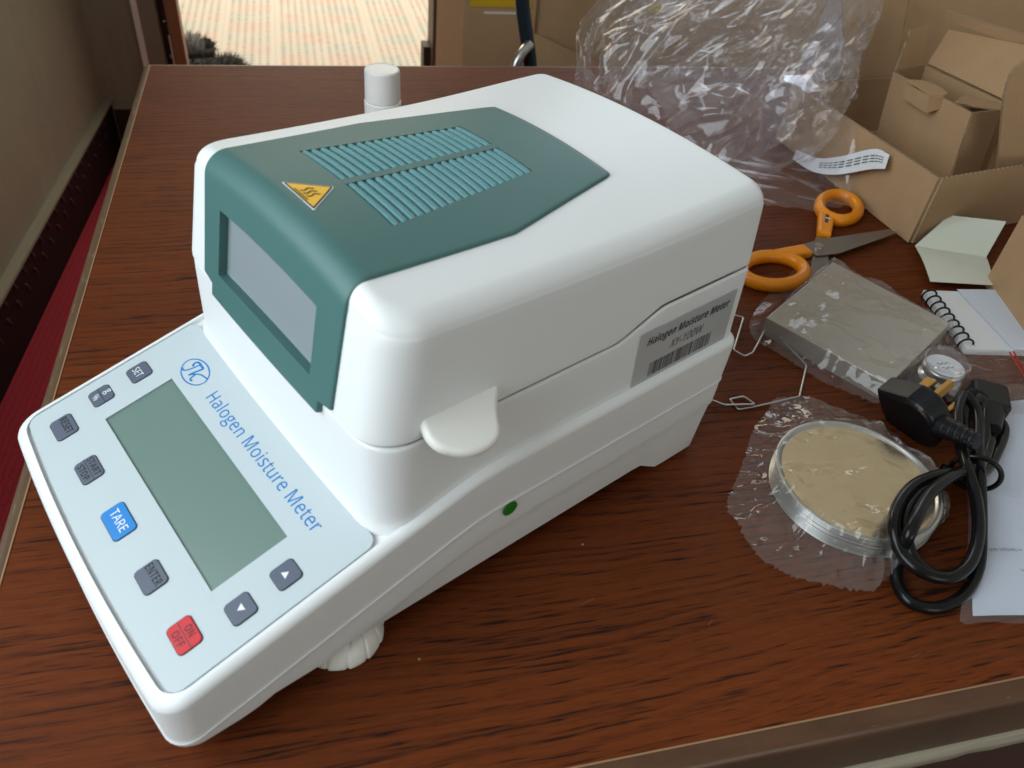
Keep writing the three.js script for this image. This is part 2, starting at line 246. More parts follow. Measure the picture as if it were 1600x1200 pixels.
  const lid = [{ p: shrink(plan(0.0955, 0.062, -0.180, 0.02, 0.006), 0.02), y: (x, z) => seam(z) + 0.0012 }, lidR(0.0940, 0.056, ZB + 0.003, (x, z) => seam(z) + 0.0006, 0.017, 0.0055, lean(0.003)), lidR(0.0966, 0.056, ZB, (x, z) => seam(z) + 0.0008, 0.018, 0.0062, lean(0.0012)), lidR(0.0966, 0.056, ZB, (x, z) => seam(z) + 0.0012, 0.0185, 0.0062, lean(0.0003))];
  for (const t of [0, 0.07, 0.14, 0.21, 0.28, 0.35, 0.42, 0.5, 0.58, 0.66, 0.74, 0.82, 0.9, 1]) lid.push(lidR(0.0966, 0.056, ZB, (x, z) => sideY(x, z, t), 0.0185, 0.0064, lean(0)));
  for (let i = 1; i <= 12; i++) { const an = Math.PI / 2 * i / 12, q = rt * (1 - Math.cos(an)), k = 1 - Math.sin(an); lid.push(lidR(HXT - q, 0.0566 - q * 0.85, ZB + 0.0004 + q * 0.5, (x, z) => lerp(yTop(Math.min(Math.abs(x), HXT - rt), z), yTop(x, z), Math.sin(an)) - rt * k, 0.0185 - q * 0.5, 0.0064 - q * 0.2)); }
  const ll = lid[lid.length - 1].p; for (const s of [0.97, 0.94, 0.9, 0.85, 0.8, 0.75, 0.7, 0.65, 0.6, 0.55, 0.5, 0.45, 0.4, 0.35, 0.3, 0.25, 0.2, 0.15, 0.1, 0.05, 0.005]) lid.push({ p: shrink(ll, s), y: yTop });
  // the lid is open behind the window and the vents of the hood
  { const g = loft(lid), p = g.attributes.position, ix = g.index.array, keep = []; const inW = (k) => (Math.abs(p.getX(k)) < 0.053 && p.getY(k) > 0.139 && p.getY(k) < 0.187 && p.getZ(k) > 0.04) || (Math.abs(p.getX(k)) < 0.047 && p.getY(k) > 0.19 && p.getZ(k) > -0.082 && p.getZ(k) < 0.032);
    for (let i = 0; i < ix.length; i += 3) if (!(inW(ix[i]) && inW(ix[i + 1]) && inW(ix[i + 2]))) keep.push(ix[i], ix[i + 1], ix[i + 2]); g.setIndex(keep); mesh('lid', g, M.white, meter); }
  // --- teal hood: strip over the top, round the front edge and down the front
  const path = []; // {z,y (at x=0 relative to crown), n:[nz,ny], hw, s}
  const zEdge = 0.0578, rF = 0.0115;
  const topN = 46, z0 = -0.1112, zA = zEdge - rF;
  for (let i = 0; i <= topN; i++) { let z = lerp(z0, zA, i / topN); path.push({ top: 1, z, n: [0, 1] }); }
  const yA = (x) => yTop(x, zA);
  for (let i = 1; i <= 9; i++) { const a = (Math.PI / 2 - 0.18) * i / 9; path.push({ arc: a, n: [Math.sin(a), Math.cos(a)] }); }
  const aE = Math.PI / 2 - 0.18, fy0 = -rF + rF * Math.cos(aE), fz0 = zA + rF * Math.sin(aE);
  const fr = 30, yBot = 0.1270; for (let i = 1; i <= fr; i++) path.push({ face: i / fr, n: [Math.cos(0.18), Math.sin(0.18)] });
  const rows = path.length;
  const baseAt = (r, x) => { const p = path[r]; if (p.top) return [p.z, yTop(x, p.z)]; if (p.arc !== undefined) return [zA + rF * Math.sin(p.arc), yA(x) - rF + rF * Math.cos(p.arc)]; const y0 = yA(x) + fy0, y1 = lerp(y0, yBot, p.face); return [fz0 + (y0 - y1) * 0.182, y1]; };
  const lenAt = []; { let s = 0; for (let r = 0; r < rows; r++) { if (r) { const a = baseAt(r - 1, 0), b = baseAt(r, 0); s += Math.hypot(a[0] - b[0], a[1] - b[1]); } lenAt.push(s); } }
  const total = lenAt[rows - 1];
  const halfW = (r) => { const [z, y] = baseAt(r, 0); let w = path[r].top ? (z < -0.0289 ? lerp(0.0485, 0.0675, (z - z0) / (-0.0289 - z0)) : 0.0675) : lerp(0.0675, 0.0660, clamp((0.2 - y) / 0.07));
    const rc = 0.006, d = lenAt[r]; if (d < rc) w -= rc - Math.sqrt(rc * rc - (rc - d) ** 2);
    if (y < 0.1385) w = lerp(w, 0.0560, sstep(0.1385, 0.1365, y)); const e = total - lenAt[r]; if (e < 0.003) w -= 0.003 - Math.sqrt(0.003 ** 2 - (0.003 - e) ** 2); return w; };
  // rows of the vent and of the window
  const V0 = -0.0702, V1 = 0.0197; const rowOfZ = (z) => path.findIndex((p) => p.top && p.z >= z - 1e-4);
  const snap = (z) => { const r = rowOfZ(z); path[r].z = z; return r; }; const rv0 = snap(V0), rv1 = snap(V1);
  const faceRow = (y) => { let best = 0, bd = 9; for (let r = 0; r < rows; r++) if (path[r].face !== undefined) { const d = Math.abs(baseAt(r, 0)[1] - y); if (d < bd) { bd = d; best = r; } } return best; };
  const rw0 = faceRow(0.1812), rw1 = faceRow(0.1462);
  const ventW = (z) => lerp(0.0303, 0.0419, (z - V0) / (V1 - V0)), GAP = 0.0024;
  const ventB = (r) => { const z = clamp(baseAt(r, 0)[0], V0, V1), w = halfW(r), v = Math.min(ventW(z), w - 0.004); return [-v, -GAP, GAP, v]; };
  const winB = (r) => { const w = 0.0472; return [-w, -0.016, 0.016, w]; };
  const bp = (r) => { const t = path[r].top ? 0 : 1, k = path[r].top ? sstep(V1 + 0.002, zA, path[r].z) : 1; const a = ventB(r), b = winB(r); return a.map((v, i) => lerp(v, b[i], k)); };
  const edge = [0, 0.0003, 0.0008, 0.0016, 0.003]; // distances from the outline
  const blocks = [6, 8, 2, 8]; // columns: margin handled apart
  const colsOf = (r) => { const w = halfW(r), b = bp(r), X = []; const m = b.map((v) => clamp(v, -w + 0.0035, w - 0.0035));
    for (const e of edge) X.push(-w + e); for (let i = 1; i <= 3; i++) X.push(lerp(-w + 0.003, m[0], i / 3)); for (let i = 1; i <= 6; i++) X.push(lerp(m[0], m[1], i / 6)); for (let i = 1; i <= 2; i++) X.push(lerp(m[1], m[2], i / 2)); for (let i = 1; i <= 6; i++) X.push(lerp(m[2], m[3], i / 6)); for (let i = 1; i <= 3; i++) X.push(lerp(m[3], w - 0.003, i / 3)); for (let i = edge.length - 2; i >= 0; i--) X.push(w - edge[i]); return X; };
  const NCOL = colsOf(10).length - 1, cL0 = 7, cL1 = 13, cR0 = 15, cR1 = 21;
  const H = 0.0014, bev = (d) => d <= 0 ? -0.0012 : d >= 0.0016 ? H : lerp(0, H, Math.sqrt(1 - (1 - d / 0.0016) ** 2));
  const surf = (r, x, off) => { const [z, y] = baseAt(r, x), n = path[r].n; return [x, y + n[1] * off, z + n[0] * off]; };
  const hood = gridGeo(NCOL, rows - 1, (i, r) => { const X = colsOf(r), w = halfW(r), dE = Math.min(w - Math.abs(X[i]), lenAt[r], total - lenAt[r]); return surf(r, X[i], (r === 0 || r === rows - 1) ? -0.0012 : bev(dE)); },
    (i, r) => (r >= rv0 && r < rv1 && ((i >= cL0 && i < cL1) || (i >= cR0 && i < cR1))) || (r >= rw0 && r < rw1 && i >= cL0 && i < cR1));
  // walls of the openings
  const wall = (pts, depth, dir) => gridGeo(pts.length - 1, 2, (i, j) => { const p = pts[i], k = -depth * j / 2; return [p[0], p[1] + dir[1] * k, p[2] + dir[0] * k]; });
  const loop = (c0, c1, r0, r1) => { const L = []; for (let c = c0; c <= c1; c++) L.push(surf(r0, colsOf(r0)[c], H)); for (let r = r0 + 1; r <= r1; r++) L.push(surf(r, colsOf(r)[c1], H)); for (let c = c1 - 1; c >= c0; c--) L.push(surf(r1, colsOf(r1)[c], H)); for (let r = r1 - 1; r >= r0; r--) L.push(surf(r, colsOf(r)[c0], H)); return L; };
  const fN = [Math.cos(0.18), Math.sin(0.18)];
  mesh('hood', merged([hood, wall(loop(cL0, cR1, rw0, rw1), 0.0052, fN), wall(loop(cL0, cL1, rv0, rv1), 0.0013, [0, 1]), wall(loop(cR0, cR1, rv0, rv1), 0.0013, [0, 1])]), M.teal, meter);
  // louvres over the open slots
  const NL = 19, pitch = (V1 - V0) / NL;
  for (const sgn of [-1, 1]) for (let k = 0; k < NL; k++) {
    const za = V0 + pitch * k, g = gridGeo(5, 5, (i, j) => { const q = [[0.00, -0.0030], [0.06, 0.0012], [0.45, 0.00165], [0.68, 0.0013], [0.76, 0.0004], [0.78, -0.0025]][j]; const z = za + pitch * (q[0]); const x = sgn * lerp(GAP + 0.0002, ventW(z) - 0.0002, i / 5); return [x, yTop(x, z) + q[1] + ((i === 0 || i === 5) ? -0.0002 : 0), z]; });
    mesh('louvre', g, M.louvre, meter);
  }
  // window pane set back in the hood
  const pw = [surf(rw0, -0.0472, H), surf(rw0, 0.0472, H), surf(rw1, -0.0472, H), surf(rw1, 0.0472, H)].map((p) => [p[0], p[1] - fN[1] * 0.0046, p[2] - fN[0] * 0.0046]);
  mesh('window_pane', gridGeo(4, 4, (i, j) => { const a = pw[0].map((v, k) => lerp(v, pw[1][k], i / 4)), b = pw[2].map((v, k) => lerp(v, pw[3][k], i / 4)); return a.map((v, k) => lerp(v, b[k], j / 4)); }), M.pane, meter);
  // notch plate beside the lip, right of the hood
  // warning sticker on the hood
  const tri = (k) => { const s = new THREE.Shape(), P = [[-0.0148, -0.0066], [0.0148, -0.0066], [0, 0.0118]].map((p) => [p[0] * k, p[1] * k - 0.0004 * (1 - k)]), r = 0.0012 * k; const n = 3; for (let i = 0; i < n; i++) { const p = P[i], a = P[(i + n - 1) % n], b = P[(i + 1) % n], da = Math.hypot(a[0] - p[0], a[1] - p[1]), db = Math.hypot(b[0] - p[0], b[1] - p[1]); const q0 = [p[0] + (a[0] - p[0]) * r / da, p[1] + (a[1] - p[1]) * r / da], q1 = [p[0] + (b[0] - p[0]) * r / db, p[1] + (b[1] - p[1]) * r / db]; i ? s.lineTo(...q0) : s.moveTo(...q0); s.quadraticCurveTo(p[0], p[1], ...q1); } s.closePath(); return s; };
  const lay = (g, x, z, turn, up) => { g.rotateZ(turn); g.rotateX(-Math.PI / 2); g.translate(x, 0, z); const p = g.attributes.position; for (let i = 0; i < p.count; i++) p.setY(i, yTop(p.getX(i), p.getZ(i)) + H + up + p.getY(i)); g.computeVertexNormals(); return g; };
  const stk = mesh('warning_sticker', lay(slab(tri(1), 0.0003, 0), 0.0032, 0.0375, 0.0, 0.00005), M.inkWhite, meter);
  mesh('sticker_border', lay(new THREE.ShapeGeometry(tri(0.95)), 0.0032, 0.0375, 0, 0.00045), M.inkDark, stk);
  mesh('sticker_face', lay(new THREE.ShapeGeometry(tri(0.84)), 0.0032, 0.0375, 0, 0.00055), M.yellow, stk);
  mesh('sticker_sign', lay(merged([ribbon([[-0.0062, -0.0049], [0, -0.0049], [0.0062, -0.0049]], 0.0006), ...[-0.0030, 0, 0.0030].map((d) => ribbon([[-0.0004, -0.0036], [0.0007, -0.0024], [0.0002, -0.0010], [-0.0006, 0.0004], [0.0004, 0.0018], [0.0010, 0.0026]].map((p) => [p[0] + d, p[1]]), 0.0008))]), 0.0032, 0.0375, 0, 0.00065), M.inkDark, stk);
  // --- lever of the lid
  const ls = new THREE.Shape(); ls.moveTo(0.088, 0.042); ls.lineTo(0.106, 0.0455); ls.quadraticCurveTo(0.1135, 0.0455, 0.1175, 0.0400); ls.quadraticCurveTo(0.1245, 0.0330, 0.1235, 0.0220); ls.quadraticCurveTo(0.1225, 0.0140, 0.116, 0.0115); ls.quadraticCurveTo(0.108, 0.0085, 0.102, 0.0020); ls.lineTo(0.088, 0.0005); ls.closePath();
  const lg = slab(ls, 0.0062, 0.0028, 5); lg.rotateX(Math.PI / 2); lg.scale(1, 1, 1); lg.translate(-0.098, 0.0, 0); lg.rotateZ(-0.42); lg.translate(0.0985, 0.1460, 0); { const p = lg.attributes.position; }
  mesh('lever', lg, M.cream, meter);
  // --- keypad
  const pm = new THREE.Matrix4().makeBasis(V3(1, 0, 0), V3(0, 0.2689, -0.9632), V3(0, 0.9632, 0.2689)).setPosition(0, 0.0823, 0.0655);
  const onPanel = (g, x, s, h) => { g.translate(x, -s, h); g.applyMatrix4(pm); return g; };
  const ps = new THREE.Shape(), pw2 = 0.1008, sB = 0.0022, sF = 0.1078, rr = 0.0062;
  ps.moveTo(-pw2 + rr, -sB); ps.lineTo(pw2 - rr, -sB); ps.absarc(pw2 - rr, -sB - rr, rr, Math.PI / 2, 0, true); ps.lineTo(pw2, -sF + rr); ps.absarc(pw2 - rr, -sF + rr, rr, 0, -Math.PI / 2, true);
  for (let i = 1; i < 16; i++) { const x = lerp(pw2 - rr, -pw2 + rr, i / 16); ps.lineTo(x, -sF - 0.0038 * (1 - (x / (pw2 - rr)) ** 2)); }
  ps.lineTo(-pw2 + rr, -sF); ps.absarc(-pw2 + rr, -sF + rr, rr, -Math.PI / 2, -Math.PI, true); ps.lineTo(-pw2, -sB - rr); ps.absarc(-pw2 + rr, -sB - rr, rr, Math.PI, Math.PI / 2, true);
  const hole = new THREE.Path(); hole.moveTo(-0.0690, -0.0325); hole.lineTo(0.0683, -0.0325); hole.lineTo(0.0683, -0.0732); hole.lineTo(-0.0690, -0.0732); hole.closePath(); ps.holes.push(hole);
  const panel = mesh('keypad_panel', slab(ps, 0.0019, 0.0002, 1).translate(0, 0, -0.0019).applyMatrix4(pm), M.panel, meter);
  mesh('display', onPanel(new THREE.BoxGeometry(0.1375, 0.0411, 0.0006), -0.00035, 0.05285, -0.0013), M.lcd, meter);
  const tx = lettering('Halogen Moisture Meter', 0.0072, { w: 0.1158 }); tx.rotateZ(0.014); onPanel(tx, -0.0406, 0.0246, 0.00006); mesh('panel_lettering', tx, M.inkBlue, panel);
  // emblem: oval with a looped monogram
  const ov = []; for (let i = 0; i <= 48; i++) { const a = i / 48 * 2 * Math.PI; ov.push([0.0118 * Math.cos(a), 0.0076 * Math.sin(a)]); }
  const oval = gridGeo(1, 48, (i, j) => { const a = j / 48 * 2 * Math.PI, k = i ? 1 : 0.905; return [0.0118 * (i ? 1 : 0.93) * Math.cos(a), 0.0077 * (i ? 1 : 0.895) * Math.sin(a), 0]; });
  const strokes = [oval, ribbon([[-0.0048, 0.0016], [-0.0055, 0.0012], [-0.0062, 0.0018], [-0.0064, 0.0032], [-0.0054, 0.0045], [-0.0038, 0.0048], [-0.0012, 0.0046], [0.0014, 0.0046]], 0.0013), ribbon([[-0.0028, 0.0044], [-0.0034, 0.0018], [-0.0042, -0.0012], [-0.0052, -0.0034], [-0.0070, -0.0046], [-0.0086, -0.0040]], 0.0010), ribbon([[0.0016, 0.0046], [0.0008, 0.0022], [0.0000, -0.0006], [-0.0006, -0.0040]], 0.0013), ribbon([[-0.0006, -0.0036], [0.0012, -0.0012], [0.0040, 0.0012], [0.0108, 0.0030]], 0.0009), ribbon([[0.0018, -0.0005], [0.0022, -0.0026], [0.0027, -0.0043], [0.0040, -0.0046], [0.0050, -0.0040]], 0.0012)];
  const em = merged(strokes); onPanel(em, -0.0630, 0.0205, 0.00006); mesh('emblem', em, M.inkBlue, panel);
  const KEYS = [['SET', -0.0874, 0.0449, 0.0127, 0.0121, M.key, 'w'], ['g/%', -0.0868, 0.0683, 0.0127, 0.0118, M.key, 'w'], ['RESET', -0.0802, 0.0926, 0.0163, 0.0118, M.key, 'd'], ['START/STOP', -0.0413, 0.0921, 0.0163, 0.0116, M.key, 'd'], ['TARE', 0.0007, 0.0919, 0.0205, 0.0121, M.keyBlue, 'w'], ['ENTER', 0.0414, 0.0915, 0.0153, 0.0119, M.key, 'd'], ['ON/OFF', 0.0790, 0.0913, 0.0157, 0.0116, M.keyRed, 'r'], ['down', 0.0855, 0.0664, 0.0124, 0.0120, M.key, 'w'], ['up', 0.0851, 0.0428, 0.0120, 0.0120, M.key, 'w']];
  for (const [txt, x, s, w, h, mat, ink] of KEYS) {
    mesh('key_rim', onPanel(slab(rrect(w + 0.0008, h + 0.0008, 0.0026), 0.00025, 0.0001, 1), x, s, 0.0), M.keyRim, meter);
    const k = mesh('key', onPanel(slab(rrect(w, h, 0.0023), 0.00075, 0.0003, 2), x, s, 0.0), mat, meter);
    const im = ink === 'w' ? M.inkWhite : ink === 'r' ? M.inkRed : M.inkDark, z = 0.00081; let gs;
    if (txt === 'up' || txt === 'down') { const t = new THREE.Shape(), q = txt === 'up' ? 1 : -1; t.moveTo(-0.0021, -0.0014 * q); t.lineTo(0.0021, -0.0014 * q); t.lineTo(0, 0.0017 * q); t.closePath(); gs = [new THREE.ShapeGeometry(t)]; }
    else if (txt.includes('/') && txt !== 'g/%') { const [a, b] = txt.split('/'); const ww = txt === 'ON/OFF' ? [0.0060, 0.0085] : [0.0138, 0.0115]; gs = [lettering(a, 0.0036, { w: ww[0], cx: true, font: fontB }).translate(0, 0.0011, 0), lettering(b, 0.0036, { w: ww[1], cx: true, font: fontB }).translate(0, -0.0047, 0)]; }
    else if (txt === 'g/%') gs = [lettering('g', 0.0042, { cx: true }).translate(0, 0.0026, 0), lettering('%', 0.0036, { cx: true }).translate(-0.0004, -0.0046, 0)];
    else { const tw = { SET: 0.0078, RESET: 0.0132, TARE: 0.0150, ENTER: 0.0134 }[txt], th = txt === 'TARE' ? 0.0046 : 0.0042; gs = [lettering(txt, th, { w: tw, cx: true, font: ink === 'd' ? fontB : fontR }).translate(0, txt === 'TARE' ? -0.0019 : -0.0005 + (txt === 'SET' ? -0.0022 : 0), 0)]; }
    mesh('key_legend', onPanel(merged(gs), x, s, z), im, k);
    if (txt.includes('/')) mesh('key_groove', onPanel(new THREE.BoxGeometry(w - 0.0004, 0.0004, 0.0001), x, s, 0.00079), M.keyRim, k);
  }
  // --- name plate on the right side, lying on the leaning body wall
  const colX = (y) => lerp(0.1010, 0.0990, clamp((y - 0.1055) / (0.1305 - 0.1055) , -0.4, 1.3)) ;
  const px = (y) => 0.10135 - (y - 0.0955) * 0.062;
  const plateM = new THREE.Matrix4().makeBasis(V3(0, 0, -1), V3(-0.036, 0.9993, 0).normalize(), V3(0.9993, 0.036, 0).normalize()).setPosition(0.1021, 0.0975, -0.0935);
  const pl = mesh('name_plate', slab(rrect(0.0815, 0.0365, 0.0012, 0.0408, 0.0182), 0.0006, 0.0001, 1).applyMatrix4(plateM), M.silver, meter);
  const onPlate = (g, x, y) => g.translate(x, y, 0.00072).applyMatrix4(plateM);
  mesh('plate_lettering', onPlate(lettering('Halogen Moisture Meter', 0.0052, { w: 0.0690, shear: 0.22, font: fontB }), 0.0070, 0.0262), M.inkDark, pl);
  mesh('plate_lettering', onPlate(lettering('XY-100W', 0.0056, { w: 0.0275, shear: 0.22 }), 0.0275, 0.0163), M.inkGrey, pl);
  { const bars = []; let x = 0.013; seed = 91; while (x < 0.066) { const w = [0.0003, 0.0005, 0.0008, 0.0011][Math.floor(rnd() * 4)]; const s = new THREE.PlaneGeometry(w, 0.0095); s.translate(x + w / 2, 0.0077, 0); bars.push(s); x += w + [0.0004, 0.0006, 0.0009, 0.0004][Math.floor(rnd() * 4)]; } mesh('barcode', onPlate(merged(bars), 0, 0), M.inkGrey, pl); }
  // green round sticker
  { const g = new THREE.CylinderGeometry(0.0047, 0.0047, 0.0004, 28); g.rotateZ(Math.PI / 2); g.translate(0.1070, 0.0590, -0.0085); mesh('green_dot', g, M.green, meter); }
  // --- levelling feet
  for (const sx of [1, -1]) {
    const n = 260, R = 0.0228, gw = gridGeo(n, 12, (i, j) => { const t = j / 12, a0 = i / n * 2 * Math.PI, prof = [[0.05, 0.0150], [0.30, 0.0150], [0.52, 0.0146], [0.68, 0.0136], [0.80, 0.0118], [0.89, 0.0096], [0.955, 0.0068], [0.99, 0.0042], [1.0, 0.0030], [1.0, 0.0016], [0.985, 0.0006], [0.9, 0.0003], [0.05, 0.0003]][j]; const a = a0 + (j < 9 ? 0.55 * (1 - prof[0]) : 0), f = (a0 / (2 * Math.PI) * 13) % 1, gr = Math.exp(-Math.pow((f - 0.5) / 0.06, 2)), st = 0.02 * ((f + 0.5) % 1) * (j > 2 && j < 11 ? 1 : 0); const r = R * prof[0] * (1 - st - (j > 6 && j < 11 ? 0.05 * gr : 0)); return [r * Math.sin(a), prof[1] - (j > 0 && j < 9 ? 0.0010 * gr : 0), r * Math.cos(a)]; }, null, true);
    gw.translate(sx * 0.0850, 0, 0.0830); const f = mesh('levelling_foot', gw, M.cream, meter);
    mesh('foot_stem', new THREE.CylinderGeometry(0.005, 0.005, 0.012, 16).translate(sx * 0.0845, 0.019, 0.083), M.steel, f);
  }
}

// ------------------------------------------------------------------ the corner of the room behind the desk
const planks = (x0, x1, y0, y1, z0, z1) => box(x1 - x0, y1 - y0, z1 - z0, (x0 + x1) / 2, (y0 + y1) / 2, (z0 + z1) / 2);
{
  const FL = -0.75, CE = 1.9, XR = 2.3, ZB = 2.6, ZW = -2.46;
  const plaster = texData(512, 512, (u, v) => { const k = 1 + 0.10 * ns(u * 12, v * 12, 3) + 0.07 * ns(u * 60, v * 60, 6); return [0.27 * k, 0.245 * k, 0.175 * k]; }, true, 1, 1);
  const wallM = std(0xffffff, 0.6, { map: plaster });
  const wallR = std(lin(0.72, 0.69, 0.62), 0.8);
  const wl = (x0, x1, y0, y1, z0, z1) => planks(x0, x1, y0, y1, z0, z1).applyMatrix4(WALL);
  struct('floor', planks(-1.1, XR, FL - 0.1, FL, ZW - 0.1, ZB), std(lin(0.16, 0.14, 0.12), 0.5));
  struct('ceiling', planks(-1.1, XR, CE, CE + 0.1, ZW - 0.1, ZB), std(lin(0.72, 0.71, 0.67), 0.9));
  const z9 = 4.6; struct('wall_left', merged([wl(-0.2, 0, FL, CE, -0.7, WIN.z0), wl(-0.2, 0, FL, WIN.y0, WIN.z0, WIN.z1), wl(-0.2, 0, WIN.y1, CE, WIN.z0, WIN.z1), wl(-0.2, 0, FL, CE, WIN.z1, z9)]), wallM);
  struct('wall_right', planks(XR, XR + 0.1, FL, CE, ZW, ZB), wallR);
  struct('wall_front', merged([planks(-1.1, WIN3.x0, FL, CE, ZB, ZB + 0.1), planks(WIN3.x1, XR, FL, CE, ZB, ZB + 0.1), planks(WIN3.x0, WIN3.x1, FL, WIN3.y0, ZB, ZB + 0.1), planks(WIN3.x0, WIN3.x1, WIN3.y1, CE, ZB, ZB + 0.1)]), wallR);
  struct('wall_back', merged([planks(-0.65, -0.432, FL, CE, ZW - 0.12, ZW), planks(0.480, WIN2.x0, FL, CE, ZW - 0.12, ZW), planks(WIN2.x1, XR, FL, CE, ZW - 0.12, ZW), planks(WIN2.x0, WIN2.x1, FL, WIN2.y0, ZW - 0.12, ZW), planks(WIN2.x0, WIN2.x1, WIN2.y1, CE, ZW - 0.12, ZW), planks(-0.432, 0.480, 1.28, CE, ZW - 0.12, ZW)]), wallM);
  // window that lights the desk: frame, glazing bars and a bright pane of daylight
  const w = thing('window', 'bright daylight window with white frame in the left wall', 'window');
  const glow = std(lin(0.02, 0.02, 0.02), 0.4, { emissive: new THREE.Color(0.86, 0.95, 1.0), emissiveIntensity: 0.8 });
  mesh('pane', wl(WIN.x - 0.02, WIN.x - 0.01, WIN.y0, WIN.y1, WIN.z0, WIN.z1), glow, w);
  for (const [a, b, c, d] of [[WIN.y0, WIN.y0 + 0.03, WIN.z0, WIN.z1], [WIN.y1 - 0.03, WIN.y1, WIN.z0, WIN.z1], [WIN.y0 + 0.03, WIN.y1 - 0.03, WIN.z0, WIN.z0 + 0.03], [WIN.y0 + 0.03, WIN.y1 - 0.03, WIN.z1 - 0.03, WIN.z1], [WIN.y0 + 0.03, WIN.y1 - 0.03, winZ - 0.012, winZ + 0.012]]) mesh('frame', wl(WIN.x + 0.02, WIN.x + 0.045, a, b, c, d), M.paper, w);
  const w2 = thing('window', 'high bright daylight window in the back wall right of the doorway', 'window');
  mesh('pane', planks(WIN2.x0, WIN2.x1, WIN2.y0, WIN2.y1, WIN2.z - 0.02, WIN2.z - 0.01), glow, w2);
  for (const [a, b, c, d] of [[WIN2.x0, WIN2.x0 + 0.03, WIN2.y0, WIN2.y1], [WIN2.x1 - 0.03, WIN2.x1, WIN2.y0, WIN2.y1], [WIN2.x0 + 0.03, WIN2.x1 - 0.03, WIN2.y0, WIN2.y0 + 0.03], [WIN2.x0 + 0.03, WIN2.x1 - 0.03, WIN2.y1 - 0.03, WIN2.y1], [1.363, 1.387, WIN2.y0 + 0.03, WIN2.y1 - 0.03]]) mesh('frame', planks(a, b, c, d, WIN2.z + 0.02, WIN2.z + 0.038), M.paper, w2);
  const w3 = thing('window', 'added unseen fill light shaped as a wide window in the wall facing the front of the desk', 'window');  // unseen helper, added to brighten the right side of the machine
  mesh('pane', planks(WIN3.x0, WIN3.x1, WIN3.y0, WIN3.y1, WIN3.z + 0.01, WIN3.z + 0.02), glow, w3);
  for (const [a, b, c, d] of [[WIN3.x0, WIN3.x0 + 0.03, WIN3.y0, WIN3.y1], [WIN3.x1 - 0.03, WIN3.x1, WIN3.y0, WIN3.y1], [WIN3.x0 + 0.03, WIN3.x1 - 0.03, WIN3.y0, WIN3.y0 + 0.03], [WIN3.x0 + 0.03, WIN3.x1 - 0.03, WIN3.y1 - 0.03, WIN3.y1], [1.16, 1.19, WIN3.y0 + 0.03, WIN3.y1 - 0.03]]) mesh('frame', planks(a, b, c, d, WIN3.z - 0.045, WIN3.z - 0.02), M.paper, w3);
  // dark skirting with a pale ledge along its top
  const sk = thing('skirting', 'dark studded skirting with a pale ledge along the foot of the left wall', 'skirting');
  const skM = std(lin(0.008, 0.006, 0.006), 0.55, { specularIntensity: 0.4 });
  mesh('board', wl(0, 0.016, FL, -0.606, -0.56, 2.6), skM, sk); mesh('ledge', wl(0, 0.023, -0.606, -0.599, -0.56, 2.6), wallM, sk);
  const studM = std(lin(0.03, 0.022, 0.018), 0.14);
  for (let k = 0; k < 26; k++) for (const q of [0, 1]) { const g = new THREE.SphereGeometry(0.010, 10, 7); g.scale(0.35, 1.35, 0.6); g.rotateX(0.5); g.translate(0.0165, -0.626 - q * 0.034, -0.45 + k * 0.062 + q * 0.012); mesh('stud', g.applyMatrix4(WALL), studM, sk); }
  const sb = thing('skirting', 'plain dark skirting below the greenish wall beside the door', 'skirting');
  mesh('board', planks(-0.535, -0.434, FL, -0.622, ZW, ZW + 0.022), std(lin(0.03, 0.016, 0.015), 0.35), sb); mesh('ledge', planks(-0.535, -0.434, -0.622, -0.612, ZW, ZW + 0.022), wallM, sb);
  // red floor runner beside the desk
  const redTex = texData(256, 256, (u, v) => { const k = 0.75 + 0.45 * Math.abs(Math.sin(v * 64 * Math.PI)) * (0.6 + 0.4 * Math.sin(u * 48 * Math.PI)) + 0.2 * ns(u * 40, v * 40, 2); return [0.32 * k, 0.009 * k, 0.024 * k]; }, true, 3, 12);
  const rg = new THREE.PlaneGeometry(0.9, 4.0, 1, 1); rg.rotateX(-Math.PI / 2); rg.translate(0.468, FL + 0.004, 1.4); rg.applyMatrix4(WALL);
  const redBump = texData(256, 256, (u, v) => { const k = 0.5 + 0.5 * Math.sin(v * 64 * Math.PI * 2) * Math.sin(u * 32 * Math.PI * 2); return [k, k, k]; }, false, 3, 12);
  tag(mesh('red_carpet', rg, std(0xffffff, 0.9, { map: redTex, bumpMap: redBump, bumpScale: 0.002 })), 'dark red ribbed carpet on the floor between skirting and desk', 'carpet');
  // doorway
  const dpk = (x0, x1, y0, y1, z0, z1) => planks(x0 * 0.966, x1 * 0.966, y0, y1, z0 + 0.09, z1 + 0.09);
  const df = thing('door_frame', 'pale grey door frame around the bright doorway behind the desk', 'door frame');
  const frM = std(lin(0.23, 0.20, 0.145), 0.6), whM = std(lin(0.80, 0.76, 0.66), 0.6), brM = std(lin(0.30, 0.13, 0.055), 0.5), dk = std(lin(0.03, 0.022, 0.016), 0.5);
  mesh('white_trim', dpk(-0.447, -0.432, FL, 1.28, -2.60, -2.535), whM, df);
  mesh('jamb', dpk(-0.432, -0.388, FL, 1.28, -2.66, -2.545), frM, df);
  mesh('jamb', dpk(0.414, 0.462, FL, 1.28, -2.66, -2.545), std(lin(0.035, 0.024, 0.018), 0.4), df); mesh('jamb', dpk(0.406, 0.414, FL, 1.28, -2.66, -2.56), std(lin(0.16, 0.09, 0.05), 0.5), df);
  mesh('white_trim', dpk(0.470, 0.496, FL, 1.28, -2.60, -2.535), whM, df); mesh('jamb', dpk(0.462, 0.470, FL, 1.28, -2.66, -2.56), dk, df);
  mesh('head', dpk(-0.432, 0.470, 1.24, 1.28, -2.66, -2.545), frM, df);
